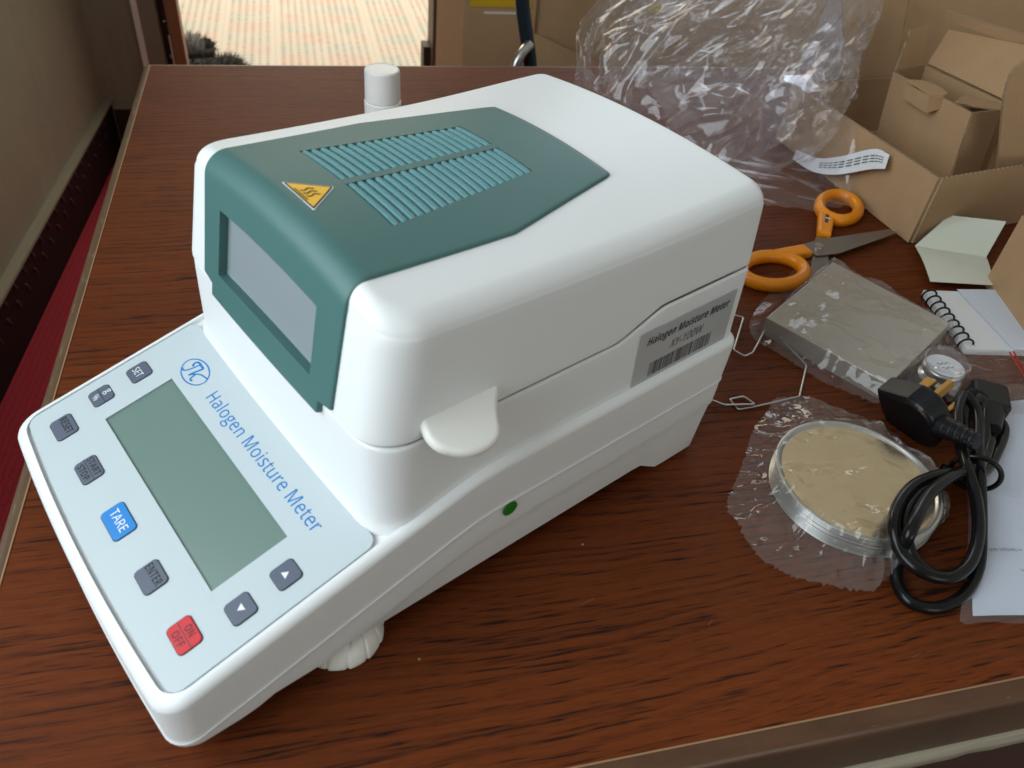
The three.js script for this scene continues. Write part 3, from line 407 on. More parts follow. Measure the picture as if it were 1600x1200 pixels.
  mesh('stop_block', dpk(0.384, 0.406, FL, -0.462, -2.66, -2.60), dk, df);
  const doorTex = texData(128, 512, (u, v) => { const k = 1 + 0.3 * ns(u * 14, v * 3, 2) + 0.12 * ns(u * 40, v * 9, 5); return [0.27 * k, 0.125 * k, 0.055 * k]; });
  const post = mesh('post', dpk(-0.366, -0.331, FL, 1.24, -2.625, -2.575), std(0xffffff, 0.45, { map: doorTex }), df); post.userData.label = 'brown wooden post';
  const hg = mesh('hinge', dpk(-0.388, -0.366, FL + 0.05, 0.9, -2.64, -2.60), dk, df);
  for (const y of [-0.398, -0.495]) { const g = new THREE.SphereGeometry(0.0065, 12, 8); g.translate(-0.363, y, -2.506); mesh('hinge_screw', g, M.steel, hg); }
  mesh('edge_bead', dpk(-0.369, -0.366, FL + 0.22, -0.43, -2.59, -2.575), whM, post);
  // yard beyond the door: woven mat, far wall
  const matTex = texData(1024, 2048, (u, v) => { // 1.8 m x 3.6 m, lines along z
    const X = u * 1.8, Z = v * 3.6, c = X / 0.029, ci = Math.floor(c), cf = c - ci, r = Z / 0.030, ri = Math.floor(r), rf = r - ri;
    const block = Math.floor(Z / 0.125) + (Math.floor(ci / 7) % 2), h = ns(ci * 0.37, Math.floor(Z / 0.125) * 0.61, 3);
    const pink = block % 2 === 0; let base = [0.66, 0.62, 0.54];
    const amt = clamp(0.55 + 1.2 * h) * sstep(0.05, 0.15, cf) * (0.7 + 0.3 * ns(c * 3, r * 2, 6)); const tint = pink ? [0.66, 0.49, 0.43] : [0.50, 0.55, 0.50]; base = base.map((q, i) => lerp(q, tint[i], amt * (ci % 7 === 6 ? 0 : 0.9)));
    const dash = Math.exp(-Math.pow((cf - 0.5) / 0.20, 2)) * sstep(0.15, 0.3, rf) * (1 - sstep(0.62, 0.8, rf)) * (0.5 + 0.5 * clamp(0.6 + ns(ci * 1.7, ri * 0.9, 8))) * (ci % 7 === 6 ? 0.3 : 1);
    const dc = pink ? [0.30, 0.18, 0.13] : [0.17, 0.19, 0.16]; base = base.map((q, i) => lerp(q, dc[i], dash * 0.95)); const k = 1 + 0.06 * ns(u * 300, v * 600, 2); return base.map((q) => q * k);
  }, true);
  const mg = new THREE.PlaneGeometry(3.6, 3.6, 1, 1); mg.rotateX(-Math.PI / 2); { const uv = mg.attributes.uv; for (let i = 0; i < uv.count; i++) uv.setX(i, uv.getX(i) * 2); } mg.translate(0.1, FL + 0.008, -4.42);
  tag(mesh('woven_mat', mg, std(0xffffff, 0.85, { map: matTex })), 'pale woven mat with pink and green dashed stripes beyond the doorway', 'mat');
  struct('yard', planks(-3, 3.2, FL - 0.1, FL + 0.003, -8, ZW - 0.12), std(lin(0.42, 0.38, 0.32), 0.9));
  struct('yard_wall', planks(-3, 3.2, FL, 2.6, -8.1, -8), std(lin(0.5, 0.36, 0.2), 0.9));
}

// a flat plate of thickness t from a planar outline of 3D points
function plate(pts, t, uvS = 6) {
  const P = pts.map((p) => V3(...p)), n = V3(0, 0, 0); for (let i = 0; i < P.length; i++) { const a = P[i], b = P[(i + 1) % P.length]; n.x += (a.y - b.y) * (a.z + b.z); n.y += (a.z - b.z) * (a.x + b.x); n.z += (a.x - b.x) * (a.y + b.y); } n.normalize();
  const ex = P[1].clone().sub(P[0]).normalize(), ey = n.clone().cross(ex), o = P[0]; const q = P.map((p) => new THREE.Vector2(p.clone().sub(o).dot(ex), p.clone().sub(o).dot(ey)));
  const g = new THREE.ExtrudeGeometry(new THREE.Shape(q), { depth: t, bevelEnabled: false }); const uv = g.attributes.uv, ps = g.attributes.position; for (let i = 0; i < uv.count; i++) uv.setXY(i, (ps.getX(i) + ps.getZ(i)) * uvS, (ps.getY(i) + ps.getZ(i)) * uvS);
  g.translate(0, 0, -t / 2); g.applyMatrix4(new THREE.Matrix4().makeBasis(ex, ey, n).setPosition(o)); return g;
}
function tubeGeo(pts, r, n = 60, seg = 10, closed = false, tension = 'centripetal') { return new THREE.TubeGeometry(new THREE.CatmullRomCurve3(pts.map((p) => V3(...p)), closed, tension), n, r, seg, closed); }
function bentWire(pts, r) { // straight runs with tight rounded bends
  const c = new THREE.CurvePath(), P = pts.map((p) => V3(...p)), k = 0.0018; let prev = P[0];
  for (let i = 1; i < P.length; i++) { if (i === P.length - 1) { c.add(new THREE.LineCurve3(prev, P[i])); break; } const a = P[i].clone().add(prev.clone().sub(P[i]).setLength(Math.min(k, prev.distanceTo(P[i]) * 0.45))), b = P[i].clone().add(P[i + 1].clone().sub(P[i]).setLength(Math.min(k, P[i + 1].distanceTo(P[i]) * 0.45))); c.add(new THREE.LineCurve3(prev, a)); c.add(new THREE.QuadraticBezierCurve3(a, P[i], b)); prev = b; }
  return new THREE.TubeGeometry(c, pts.length * 26, r, 8);
}
const fold = (x, y, z) => Math.abs(ns(x, y, z)) + 0.5 * Math.abs(ns(x * 2.1 + 5, y * 2.1, z * 2.1)) + 0.25 * Math.abs(ns(x * 4.4, y * 4.4 + 3, z * 4.4));
// long ridged folds that run along one direction
const pleat = (x, y, z, f, d) => { const u = (x * d[0] + y * d[1] + z * d[2]) * 0.72, vx = x - u * d[0], vy = y - u * d[1], vz = z - u * d[2]; return 0.5 - Math.abs(ns(vx * f + 0.3 * ns(x * f * 0.4, y * f * 0.4, z * f * 0.4), vy * f + 7, vz * f)) * 2; };
// thin film lying over things: rim outline in xz, height function, creases
function filmGeo(rim, c, hFn, amp, freq, nA = 160, nR = 48, jag = 0.003, damp = null) {
  const cv = new THREE.CatmullRomCurve3(rim.map((p) => V3(p[0], 0, p[1])), true, 'catmullrom', 0.35), R = cv.getSpacedPoints(nA);
  return gridGeo(nA, nR, (i, j) => { const t = Math.pow(j / nR, 0.85), q = R[i % nA], jg = 1 + jag / 0.06 * (ns(i * 0.9, 3, 1) + 0.6 * ns(i * 2.3, 7, 2)) * Math.pow(t, 6); const x = c[0] + (q.x - c[0]) * t * jg, z = c[1] + (q.z - c[1]) * t * jg;
    const f = (crumple(x, c[0] * 3, z, freq, true) + 0.25 * crumple(x, 2, z, freq * 2.7, true)) * (damp ? damp(x, z) : 1); return [x + amp * 0.5 * ns(x * freq, z * freq, 9) * (1 - t * 0.5), Math.max(0.0007, hFn(x, z) + amp * f * (0.55 + 0.6 * t) * (1 - Math.pow(t, 8) * 0.6)), z + amp * 0.5 * ns(x * freq, z * freq, 19) * (1 - t * 0.5)]; }, null, true);
}

// ------------------------------------------------------------------ white bottle behind the machine
{
  const b = thing('bottle', 'small white plastic bottle with round cap standing behind the machine', 'bottle', [0.081, 0, -0.838]);
  const m = std(lin(0.80, 0.80, 0.78), 0.4);
  mesh('bottle_body', new THREE.LatheGeometry([[0, 0], [0.0175, 0], [0.0195, 0.002], [0.0195, 0.043], [0.0192, 0.0445], [0.0180, 0.045], [0, 0.045]].map((p) => new THREE.Vector2(...p)), 40), m, b);
  mesh('cap', new THREE.LatheGeometry([[0, 0.0452], [0.0182, 0.0452], [0.0187, 0.0458], [0.0183, 0.0755], [0.0174, 0.0773], [0.0160, 0.0778], [0.0155, 0.0770], [0, 0.0768]].map((p) => new THREE.Vector2(...p)), 40), m, b);
}
// ------------------------------------------------------------------ scissors
{
  const s = thing('scissors', 'open pair of scissors with orange handles lying behind the wrapped carton', 'scissors');
  const bladeM = std(lin(0.30, 0.28, 0.26), 0.35, { metalness: 0.9 });
  const ringG = (cx, cz, rx, rz, turn, y, r) => { const pts = []; for (let i = 0; i < 20; i++) { const a = i / 20 * 2 * Math.PI, x = rx * Math.cos(a), z = rz * Math.sin(a); pts.push([cx + x * Math.cos(turn) - z * Math.sin(turn), y, cz + x * Math.sin(turn) + z * Math.cos(turn)]); } const g = tubeGeo(pts, r, 80, 12, true); const p = g.attributes.position; for (let i = 0; i < p.count; i++) p.setY(i, y + (p.getY(i) - y) * 1.15); g.computeVertexNormals(); return g; };
  const shank = (a, b, w0, w1, y) => { const d = new THREE.Vector2(b[0] - a[0], b[1] - a[1]), L = d.length(), an = Math.atan2(d.y, d.x), sh = new THREE.Shape(); sh.moveTo(0, -w0 / 2); sh.lineTo(L, -w1 / 2); sh.lineTo(L, w1 / 2); sh.lineTo(0, w0 / 2); sh.closePath(); const g = slab(sh, 0.009, 0.0028, 3); g.rotateX(Math.PI / 2); g.rotateY(-an); g.translate(a[0], y + 0.0045, a[1]); return g; };
  const hA = mesh('handle', merged([ringG(0.532, -0.645, 0.0305, 0.0192, -0.85, 0.006, 0.0058), shank([0.511, -0.634], [0.4835, -0.592], 0.017, 0.013, 0.006)]), M.orange, s);
  mesh('handle', merged([ringG(0.4005, -0.538, 0.0320, 0.0225, -0.25, 0.006, 0.0058), shank([0.412, -0.561], [0.4515, -0.567], 0.012, 0.015, 0.006)]), M.orange, s);
  mesh('inset', shank([0.5055, -0.6255], [0.494, -0.608], 0.0062, 0.0058, 0.0066), std(lin(0.03, 0.03, 0.03), 0.5), hA);
  mesh('inset_number', plate([[0.4975, 0.0113, -0.6165], [0.4985, 0.0113, -0.6180], [0.5025, 0.0113, -0.6155], [0.5015, 0.0113, -0.6140]], 0.0002), M.inkWhite, hA);
  const blade = (pts, y) => { const sh = new THREE.Shape(pts.map((p) => new THREE.Vector2(p[0], -p[1]))); const g = slab(sh, 0.0018, 0.0004, 1); g.rotateX(-Math.PI / 2); g.translate(0, y, 0); return g; };
  mesh('blade', blade([[0.4485, -0.5755], [0.455, -0.556], [0.4800, -0.558], [0.5640, -0.5885], [0.5600, -0.5960], [0.4720, -0.5830]], 0.0062), bladeM, s);
  mesh('blade', blade([[0.4880, -0.5930], [0.4740, -0.5905], [0.4505, -0.5550], [0.4150, -0.5020], [0.4200, -0.4990], [0.4620, -0.5440]], 0.0040), bladeM, s);
  mesh('pivot_screw', new THREE.CylinderGeometry(0.0042, 0.0046, 0.0022, 20).translate(0.4645, 0.0090, -0.5700), M.steel, s);
}
// ------------------------------------------------------------------ flat carton wrapped in film
{
  const w = thing('wrapped_carton', 'flat pale carton wrapped in crinkled clear film beside the orange scissors', 'carton');
  const A = [0.350, -0.4575], B = [0.4545, -0.5315], C = [0.508, -0.432], D = [0.4065, -0.367];
  const sh = new THREE.Shape([A, D, C, B].map((p) => new THREE.Vector2(p[0], -p[1])));
  const g = slab(sh, 0.0165, 0.0007, 2); g.rotateX(-Math.PI / 2); mesh('carton', g, M.carton, w);
  const inside = (x, z) => { let m = 1e9; const Q = [A, D, C, B]; for (let i = 0; i < 4; i++) { const a = Q[i], b = Q[(i + 1) % 4], L = Math.hypot(b[0] - a[0], b[1] - a[1]); m = Math.min(m, ((b[0] - a[0]) * (z - a[1]) - (b[1] - a[1]) * (x - a[0])) / L * -1); } return m; };
  const rim = [[0.340, -0.4620], [0.372, -0.500], [0.415, -0.534], [0.452, -0.566], [0.474, -0.563], [0.495, -0.515], [0.520, -0.470], [0.519, -0.430], [0.478, -0.388], [0.424, -0.357], [0.402, -0.356], [0.372, -0.392], [0.345, -0.436]];
  mesh('film_wrap', filmGeo(rim, [0.43, -0.447], (x, z) => { const d = inside(x, z); return d > 0 ? 0.0180 + 0.0025 * sstep(0, 0.03, d) : 0.0180 * Math.exp(d / 0.0065) + 0.0004; }, 0.0075, 24, 300, 120, 0.002), M.film, w);
}
// ------------------------------------------------------------------ bent wire holder
tag(mesh('wire_holder', merged([bentWire([[0.330, 0.003, -0.4845], [0.3425, 0.003, -0.4765], [0.3145, 0.003, -0.4360], [0.3200, 0.003, -0.4275], [0.3290, 0.003, -0.4310], [0.3575, 0.0045, -0.4625], [0.3655, 0.003, -0.4105], [0.3420, 0.002, -0.3780], [0.3170, 0.0015, -0.3745], [0.3010, 0.0012, -0.3725], [0.2885, 0.0012, -0.3715], [0.2870, 0.0012, -0.3830], [0.2990, 0.0015, -0.3845], [0.3025, 0.003, -0.3735], [0.2790, 0.003, -0.3760], [0.2700, 0.003, -0.3840]], 0.00085)]), M.steel), 'thin bent silver wire holder lying on the desk right of the machine', 'wire holder');
// ------------------------------------------------------------------ sample pans in a bag
{
  const pc = [0.328, -0.284], R = 0.0525;
  const prof = (k) => [[0, 0.0004], [0.0478, 0.0004], [0.0490, 0.0008], [0.0500, 0.0022], [0.0508, 0.0026], [0.0522, 0.0026], [0.0529, 0.0022], [0.0529, 0.0018], [0.0520, 0.0020], [0.0510, 0.0019], [0.0500, 0.0004], [0.0485, 0], [0, 0]].map((p) => new THREE.Vector2(...p));
  const panFloor = std(lin(0.80, 0.62, 0.36), 0.2, { metalness: 1 });
  let first = null; const NP = 10;
  for (let k = 0; k < NP; k++) {
    let p;
    if (!first) { p = thing('sample_pan', '', 'sample pan', [0, 0, 0], 0, 'stacked sample pans'); mesh('dish', new THREE.LatheGeometry(prof(), 72), M.alu, p); first = p; }
    else { p = first.clone(); p.name = numbered('sample_pan'); scene.add(p); p.userData = { ...first.userData }; }
    p.position.set(pc[0] + 0.0008 * (rnd() - 0.5), 0.0006 + k * 0.0016, pc[1] + 0.0008 * (rnd() - 0.5)); p.rotation.y = k;
    p.userData.label = k === NP - 1 ? 'topmost shiny round sample pan of the stack inside the plastic bag' : 'thin aluminium sample pan under the topmost one, only its rim edge showing';
    if (k === NP - 1) { p.userData = { label: p.userData.label, category: 'sample pan' }; mesh('pan_floor', new THREE.CircleGeometry(0.0484, 64).rotateX(-Math.PI / 2).translate(0, 0.0007, 0), panFloor, p); }
  }
  const rim = [[0.321, -0.378], [0.346, -0.372], [0.374, -0.345], [0.385, -0.316], [0.388, -0.285], [0.374, -0.250], [0.342, -0.232], [0.318, -0.221], [0.296, -0.209], [0.276, -0.216], [0.259, -0.226], [0.241, -0.245], [0.238, -0.284], [0.258, -0.308], [0.282, -0.338], [0.301, -0.358]];
  const H = (x, z) => { const d = Math.hypot(x - pc[0], z - pc[1]) - R; return d < 0 ? 0.0225 + 0.0015 * ns(x * 40, z * 40, 2) : 0.0225 * Math.exp(-d / 0.019) * (0.8 + 0.5 * Math.abs(ns(Math.atan2(z - pc[1], x - pc[0]) * 3.2, d * 22, 4))) + 0.0035 * (0.5 - Math.abs(ns(Math.atan2(z - pc[1], x - pc[0]) * 7, d * 14, 8))) * sstep(0, 0.012, d) + 0.0012; };
  const bag = tag(mesh('plastic_bag', filmGeo(rim, pc, H, 0.0085, 27, 320, 130, 0.0022, (x, z) => lerp(0.55, 1, sstep(-0.012, 0.006, Math.hypot(x - pc[0], z - pc[1]) - R)) + 0.35 * sstep(0.02, 0.0, Math.abs((z + 0.262) - 0.3 * (x - 0.33)))), M.milky), 'torn milky plastic bag wrapped around the stack of round sample pans', 'plastic bag');
}
// ------------------------------------------------------------------ power cord bundle
{
  const c = thing('power_cord', 'coiled black power cord with three pin plug tied in a bundle beside the sample pans', 'power cord');
  const r = 0.0038;
  const P = [[0.3915, 0.0160, -0.2837], [0.3978, 0.0150, -0.2779], [0.4130, 0.0120, -0.2825], [0.4294, 0.0120, -0.3077], [0.4498, 0.0150, -0.3349], [0.4622, 0.0200, -0.3460], [0.4669, 0.0200, -0.3397], [0.4505, 0.0160, -0.3136], [0.4236, 0.0130, -0.2829], [0.4019, 0.0110, -0.2539], [0.3818, 0.0090, -0.2277], [0.3584, 0.0090, -0.2109], [0.3362, 0.0120, -0.2101], [0.3234, 0.0200, -0.2182], [0.3264, 0.0270, -0.2360], [0.3431, 0.0280, -0.2527], [0.3702, 0.0250, -0.2672], [0.3949, 0.0220, -0.2741], [0.4245, 0.0110, -0.2799], [0.4519, 0.0090, -0.2979], [0.4753, 0.0080, -0.3197], [0.4766, 0.0080, -0.3284], [0.4511, 0.0100, -0.3066], [0.4066, 0.0200, -0.2731], [0.3781, 0.0290, -0.2690], [0.3496, 0.0310, -0.2622], [0.3269, 0.0310, -0.2475], [0.3155, 0.0290, -0.2323], [0.3165, 0.0220, -0.2197], [0.3226, 0.0200, -0.2088], [0.3362, 0.0180, -0.2035], [0.3555, 0.0170, -0.2092], [0.3759, 0.0180, -0.2265], [0.3914, 0.0220, -0.2515], [0.3971, 0.0270, -0.2709], [0.4108, 0.0260, -0.2964], [0.4276, 0.0280, -0.3225], [0.4428, 0.0290, -0.3357], [0.4433, 0.0270, -0.3228], [0.4219, 0.0240, -0.2906], [0.4065, 0.0210, -0.2665], [0.3890, 0.0140, -0.2376], [0.3722, 0.0060, -0.2131], [0.3494, 0.0045, -0.1974], [0.3271, 0.0045, -0.1938], [0.3156, 0.0045, -0.2010], [0.3166, 0.0055, -0.2148], [0.3214, 0.0120, -0.2246], [0.3186, 0.0340, -0.2254], [0.3470, 0.0360, -0.2487], [0.3761, 0.0320, -0.2638], [0.4082, 0.0210, -0.2760], [0.4308, 0.0150, -0.2890], [0.4475, 0.0145, -0.3039]];
  mesh('cable', tubeGeo(P, r, 760, 12), M.black, c);
  const tie = []; for (let i = 0; i < 14; i++) { const a = i / 14 * 2 * Math.PI, u = [0.64, 0.77]; tie.push([0.4120 - u[1] * 0.0150 * Math.cos(a) * -1, 0.0170 + 0.0140 * Math.sin(a), -0.2755 + u[0] * 0.0150 * Math.cos(a)]); } mesh('cable_tie', tubeGeo(tie, 0.0018, 60, 8, true), M.black, c);
  // plug
  const p = V3(0.80, 0.42, -0.28).normalize(), a0 = V3(-0.30, 0.05, 0.95), a = a0.sub(p.clone().multiplyScalar(a0.dot(p))).normalize(), b = p.clone().cross(a), ctr = V3(0.4020, 0.0215, -0.3320);
  const pm = new THREE.Matrix4().makeBasis(a, b, p).setPosition(ctr); const T = (g) => g.applyMatrix4(pm);
  const ps = new THREE.Shape(); ps.moveTo(-0.022, -0.018); ps.lineTo(0.006, -0.0235); ps.quadraticCurveTo(0.022, -0.022, 0.024, -0.006); ps.lineTo(0.024, 0.006); ps.quadraticCurveTo(0.022, 0.022, 0.006, 0.0235); ps.lineTo(-0.022, 0.018); ps.quadraticCurveTo(-0.026, 0, -0.022, -0.018);
  const pl = mesh('plug', merged([T(slab(ps, 0.019, 0.004, 4).translate(0, 0, -0.0095)), T(new THREE.CylinderGeometry(0.0050, 0.0085, 0.030, 20).rotateZ(-Math.PI / 2).translate(0.036, 0, -0.001)), ...[0, 1, 2, 3, 4].map((k) => T(new THREE.TorusGeometry(0.0068 - k * 0.0004, 0.0011, 6, 20).rotateY(Math.PI / 2).translate(0.028 + k * 0.005, 0, -0.001)))]), std(lin(0.007, 0.008, 0.010), 0.3, { specularIntensity: 0.7 }), c);
  const brass = std(lin(0.55, 0.32, 0.10), 0.35, { metalness: 1 });
  mesh('plug_pin', T(new RoundedBoxGeometry(0.0080, 0.0040, 0.0230, 2, 0.0007).translate(-0.012, 0, 0.0192)), brass, pl);
  for (const q of [-1, 1]) mesh('plug_pin', T(new RoundedBoxGeometry(0.0040, 0.0063, 0.0180, 2, 0.0006).translate(0.010, q * 0.011, 0.018)), brass, pl);
  // appliance end
  const e = V3(0.55, 0, -0.835).normalize(), cm = new THREE.Matrix4().makeBasis(e, V3(0, 1, 0), e.clone().cross(V3(0, 1, 0))).setPosition(0.4720, 0.0145, -0.3370);
  mesh('connector', merged([new RoundedBoxGeometry(0.030, 0.0175, 0.026, 3, 0.004).translate(0.006, 0, 0), new THREE.CylinderGeometry(0.0105, 0.0060, 0.022, 16).rotateZ(-Math.PI / 2).translate(-0.018, 0, 0)].map((g) => g.applyMatrix4(cm))), std(lin(0.010, 0.011, 0.011), 0.4, { specularIntensity: 0.7 }), c);
}
// ------------------------------------------------------------------ calibration weight in its zip bag
{
  const w = thing('calibration_weight', 'small round metal weight with a white label on top in a clear zip bag', 'weight', [0.4545, 0, -0.3720]);
  mesh('weight_body', new THREE.LatheGeometry([[0, 0.0007], [0.0155, 0.0007], [0.0165, 0.002], [0.0165, 0.014], [0.0155, 0.0155], [0.0128, 0.0165], [0.0125, 0.0185], [0.0150, 0.0200], [0.0156, 0.0215], [0.0152, 0.0240], [0.0140, 0.0250], [0, 0.0250]].map((p) => new THREE.Vector2(...p)), 40), M.steel, w);
  const lb = mesh('round_label', new THREE.CylinderGeometry(0.0136, 0.0136, 0.0003, 36).translate(0, 0.0254, 0), M.paper, w);
  mesh('label_scribble', merged([ribbon([[-0.006, 0.002], [-0.004, 0.0035], [-0.003, 0.0015], [-0.001, 0.0035], [0.001, 0.0018], [0.003, 0.0034], [0.005, 0.002]], 0.0006), ribbon([[-0.005, -0.003], [-0.003, -0.0015], [-0.001, -0.0035], [0.001, -0.0015], [0.003, -0.003], [0.006, -0.0018]], 0.0006)].map((g) => g.rotateX(-Math.PI / 2).translate(0, 0.02565, 0))), M.inkGrey, lb);
  const rim = [[0.428, -0.372], [0.432, -0.395], [0.452, -0.409], [0.484, -0.414], [0.520, -0.420], [0.575, -0.424], [0.600, -0.395], [0.582, -0.352], [0.530, -0.335], [0.480, -0.338], [0.448, -0.346]];
  const zb = thing('zip_bag', 'clear zip bag with a red closing line holding the labelled weight', 'zip bag');
  mesh('bag_film', filmGeo(rim, [0.470, -0.3760], (x, z) => { const d = Math.hypot(x - 0.4545, z + 0.372) - 0.0165; return d < 0 ? 0.0285 : 0.0285 * Math.exp(-d / 0.008) + 0.004; }, 0.006, 34, 240, 90, 0.001), M.film, zb);
  const red = std(lin(0.5, 0.02, 0.01), 0.5); for (const d of [0, 0.004]) mesh('closing_line', tubeGeo([[0.5460 + d, 0.0075, -0.4000], [0.5400 + d, 0.0070, -0.3800], [0.5320 + d, 0.0060, -0.3560]], 0.0006, 20, 6), red, zb);
}
// ------------------------------------------------------------------ instruction sheet in its bag
{
  const q = (u, v) => { const a = [lerp(0.349, 0.500, u), lerp(-0.1855, -0.160, u)], b = [lerp(0.474, 0.640, u), lerp(-0.350, -0.350, u)]; return [lerp(a[0], b[0], v), lerp(a[1], b[1], v)]; };
  const s = thing('instruction_sheet', 'bluish white printed instruction sheet under the black cord at the right', 'paper sheet');
  mesh('sheet', gridGeo(12, 30, (i, j) => { const p = q(i / 12, j / 30); return [p[0], 0.0024 + 0.0014 * Math.exp(-j * 0.9) * Math.sin(i * 0.5 + 0.4) + 0.0008 * Math.abs(ns(p[0] * 20, p[1] * 20, 3)), p[1]]; }), M.paperBlue, s);
  const X = V3(-0.985, 0, -0.17), Tm = (x, z) => new THREE.Matrix4().makeBasis(X, V3(0, 1, 0).cross(X), V3(0, 1, 0)).setPosition(x, 0.0050, z);
  mesh('print', merged([lettering('n lamps will', 0.0024, { w: 0.0215 }).applyMatrix4(Tm(0.4115, -0.2225)), lettering('ion:', 0.0024).applyMatrix4(Tm(0.4050, -0.2080))]), M.inkDark, s);
  const rim = [[0.336, -0.1825], [0.352, -0.1795], [0.380, -0.1735], [0.44, -0.163], [0.52, -0.158], [0.60, -0.23], [0.66, -0.345], [0.56, -0.362], [0.478, -0.358], [0.42, -0.286], [0.365, -0.214]];
  tag(mesh('plastic_sleeve', filmGeo(rim, [0.46, -0.245], (x, z) => 0.0062, 0.0035, 20, 240, 90, 0.0006), M.film), 'clear plastic sleeve around the bluish instruction sheet', 'plastic sleeve');
}
// ------------------------------------------------------------------ spiral notebook, loose paper, folded card
{
  const n = thing('notebook', 'white spiral bound notebook with black wire rings behind the wrapped carton', 'notebook');
  mesh('pages', plate([[0.5300, 0.003, -0.4940], [0.5130, 0.003, -0.4100], [0.6050, 0.003, -0.3950], [0.6250, 0.003, -0.4780]], 0.0055), M.paper, n);
  for (let k = 0; k < 9; k++) { const t = k / 8, x = lerp(0.5315, 0.5175, t), z = lerp(-0.4860, -0.4160, t); const pts = []; for (let i = 0; i < 12; i++) { const a = i / 12 * 2 * Math.PI; pts.push([x + 0.0062 * Math.cos(a) - 0.001, 0.0052 + 0.0058 * Math.sin(a), z + 0.0012 * Math.cos(a)]); } mesh('ring', tubeGeo(pts, 0.0009, 30, 6, true), M.black, n); }
  const lp = [[0.5620, -0.4900], [0.6080, -0.4845], [0.6000, -0.4360], [0.5900, -0.395], [0.5530, -0.4030]];
  const tornEdge = []; for (let i = 0; i <= 14; i++) { const t = i / 14; tornEdge.push([lerp(0.5535, 0.5620, t) + 0.0008 * ns(i * 0.9, 2, 5), -lerp(-0.4030, -0.4900, t)]); }
  const sh = new THREE.Shape([...tornEdge, [0.6080, 0.4845], [0.6000, 0.4360], [0.5900, 0.395]].map((p) => new THREE.Vector2(...p))); const g = slab(sh, 0.0004, 0); g.rotateX(-Math.PI / 2); g.translate(0, 0.0068, 0);
  tag(mesh('loose_paper', g, M.paperBlue), 'torn bluish white sheet of paper lying on the spiral notebook', 'paper sheet');
  const cM = std(lin(0.66, 0.68, 0.58), 0.7);
  const cd = thing('folded_card', 'stiff greenish white card folded in half against the open cardboard tray', 'card');
  const A = [0.573, 0.004, -0.569], B = [0.637, 0.004, -0.543], C = [0.541, 0.0085, -0.502], D = [0.600, 0.0085, -0.490], E = [0.6145, 0.026, -0.5870], F = [0.668, 0.027, -0.5690];
  const bilin = (a, b, c, d, u, v) => a.map((q, i) => lerp(lerp(a[i], b[i], u), lerp(c[i], d[i], u), v));
  mesh('leaf', gridGeo(8, 8, (i, j) => { const p = bilin(A, B, C, D, i / 8, j / 8), e = j / 8; return [p[0], p[1] + 0.002 * Math.sin(e * 3) - 0.0035 * (1 - e) * 0, p[2]]; }), cM, cd);
  mesh('leaf', gridGeo(8, 8, (i, j) => { const p = bilin(A, B, E, F, i / 8, j / 8); return [p[0] + (j === 8 && i === 0 ? 0.003 : 0), p[1], p[2]]; }), cM, cd);
}
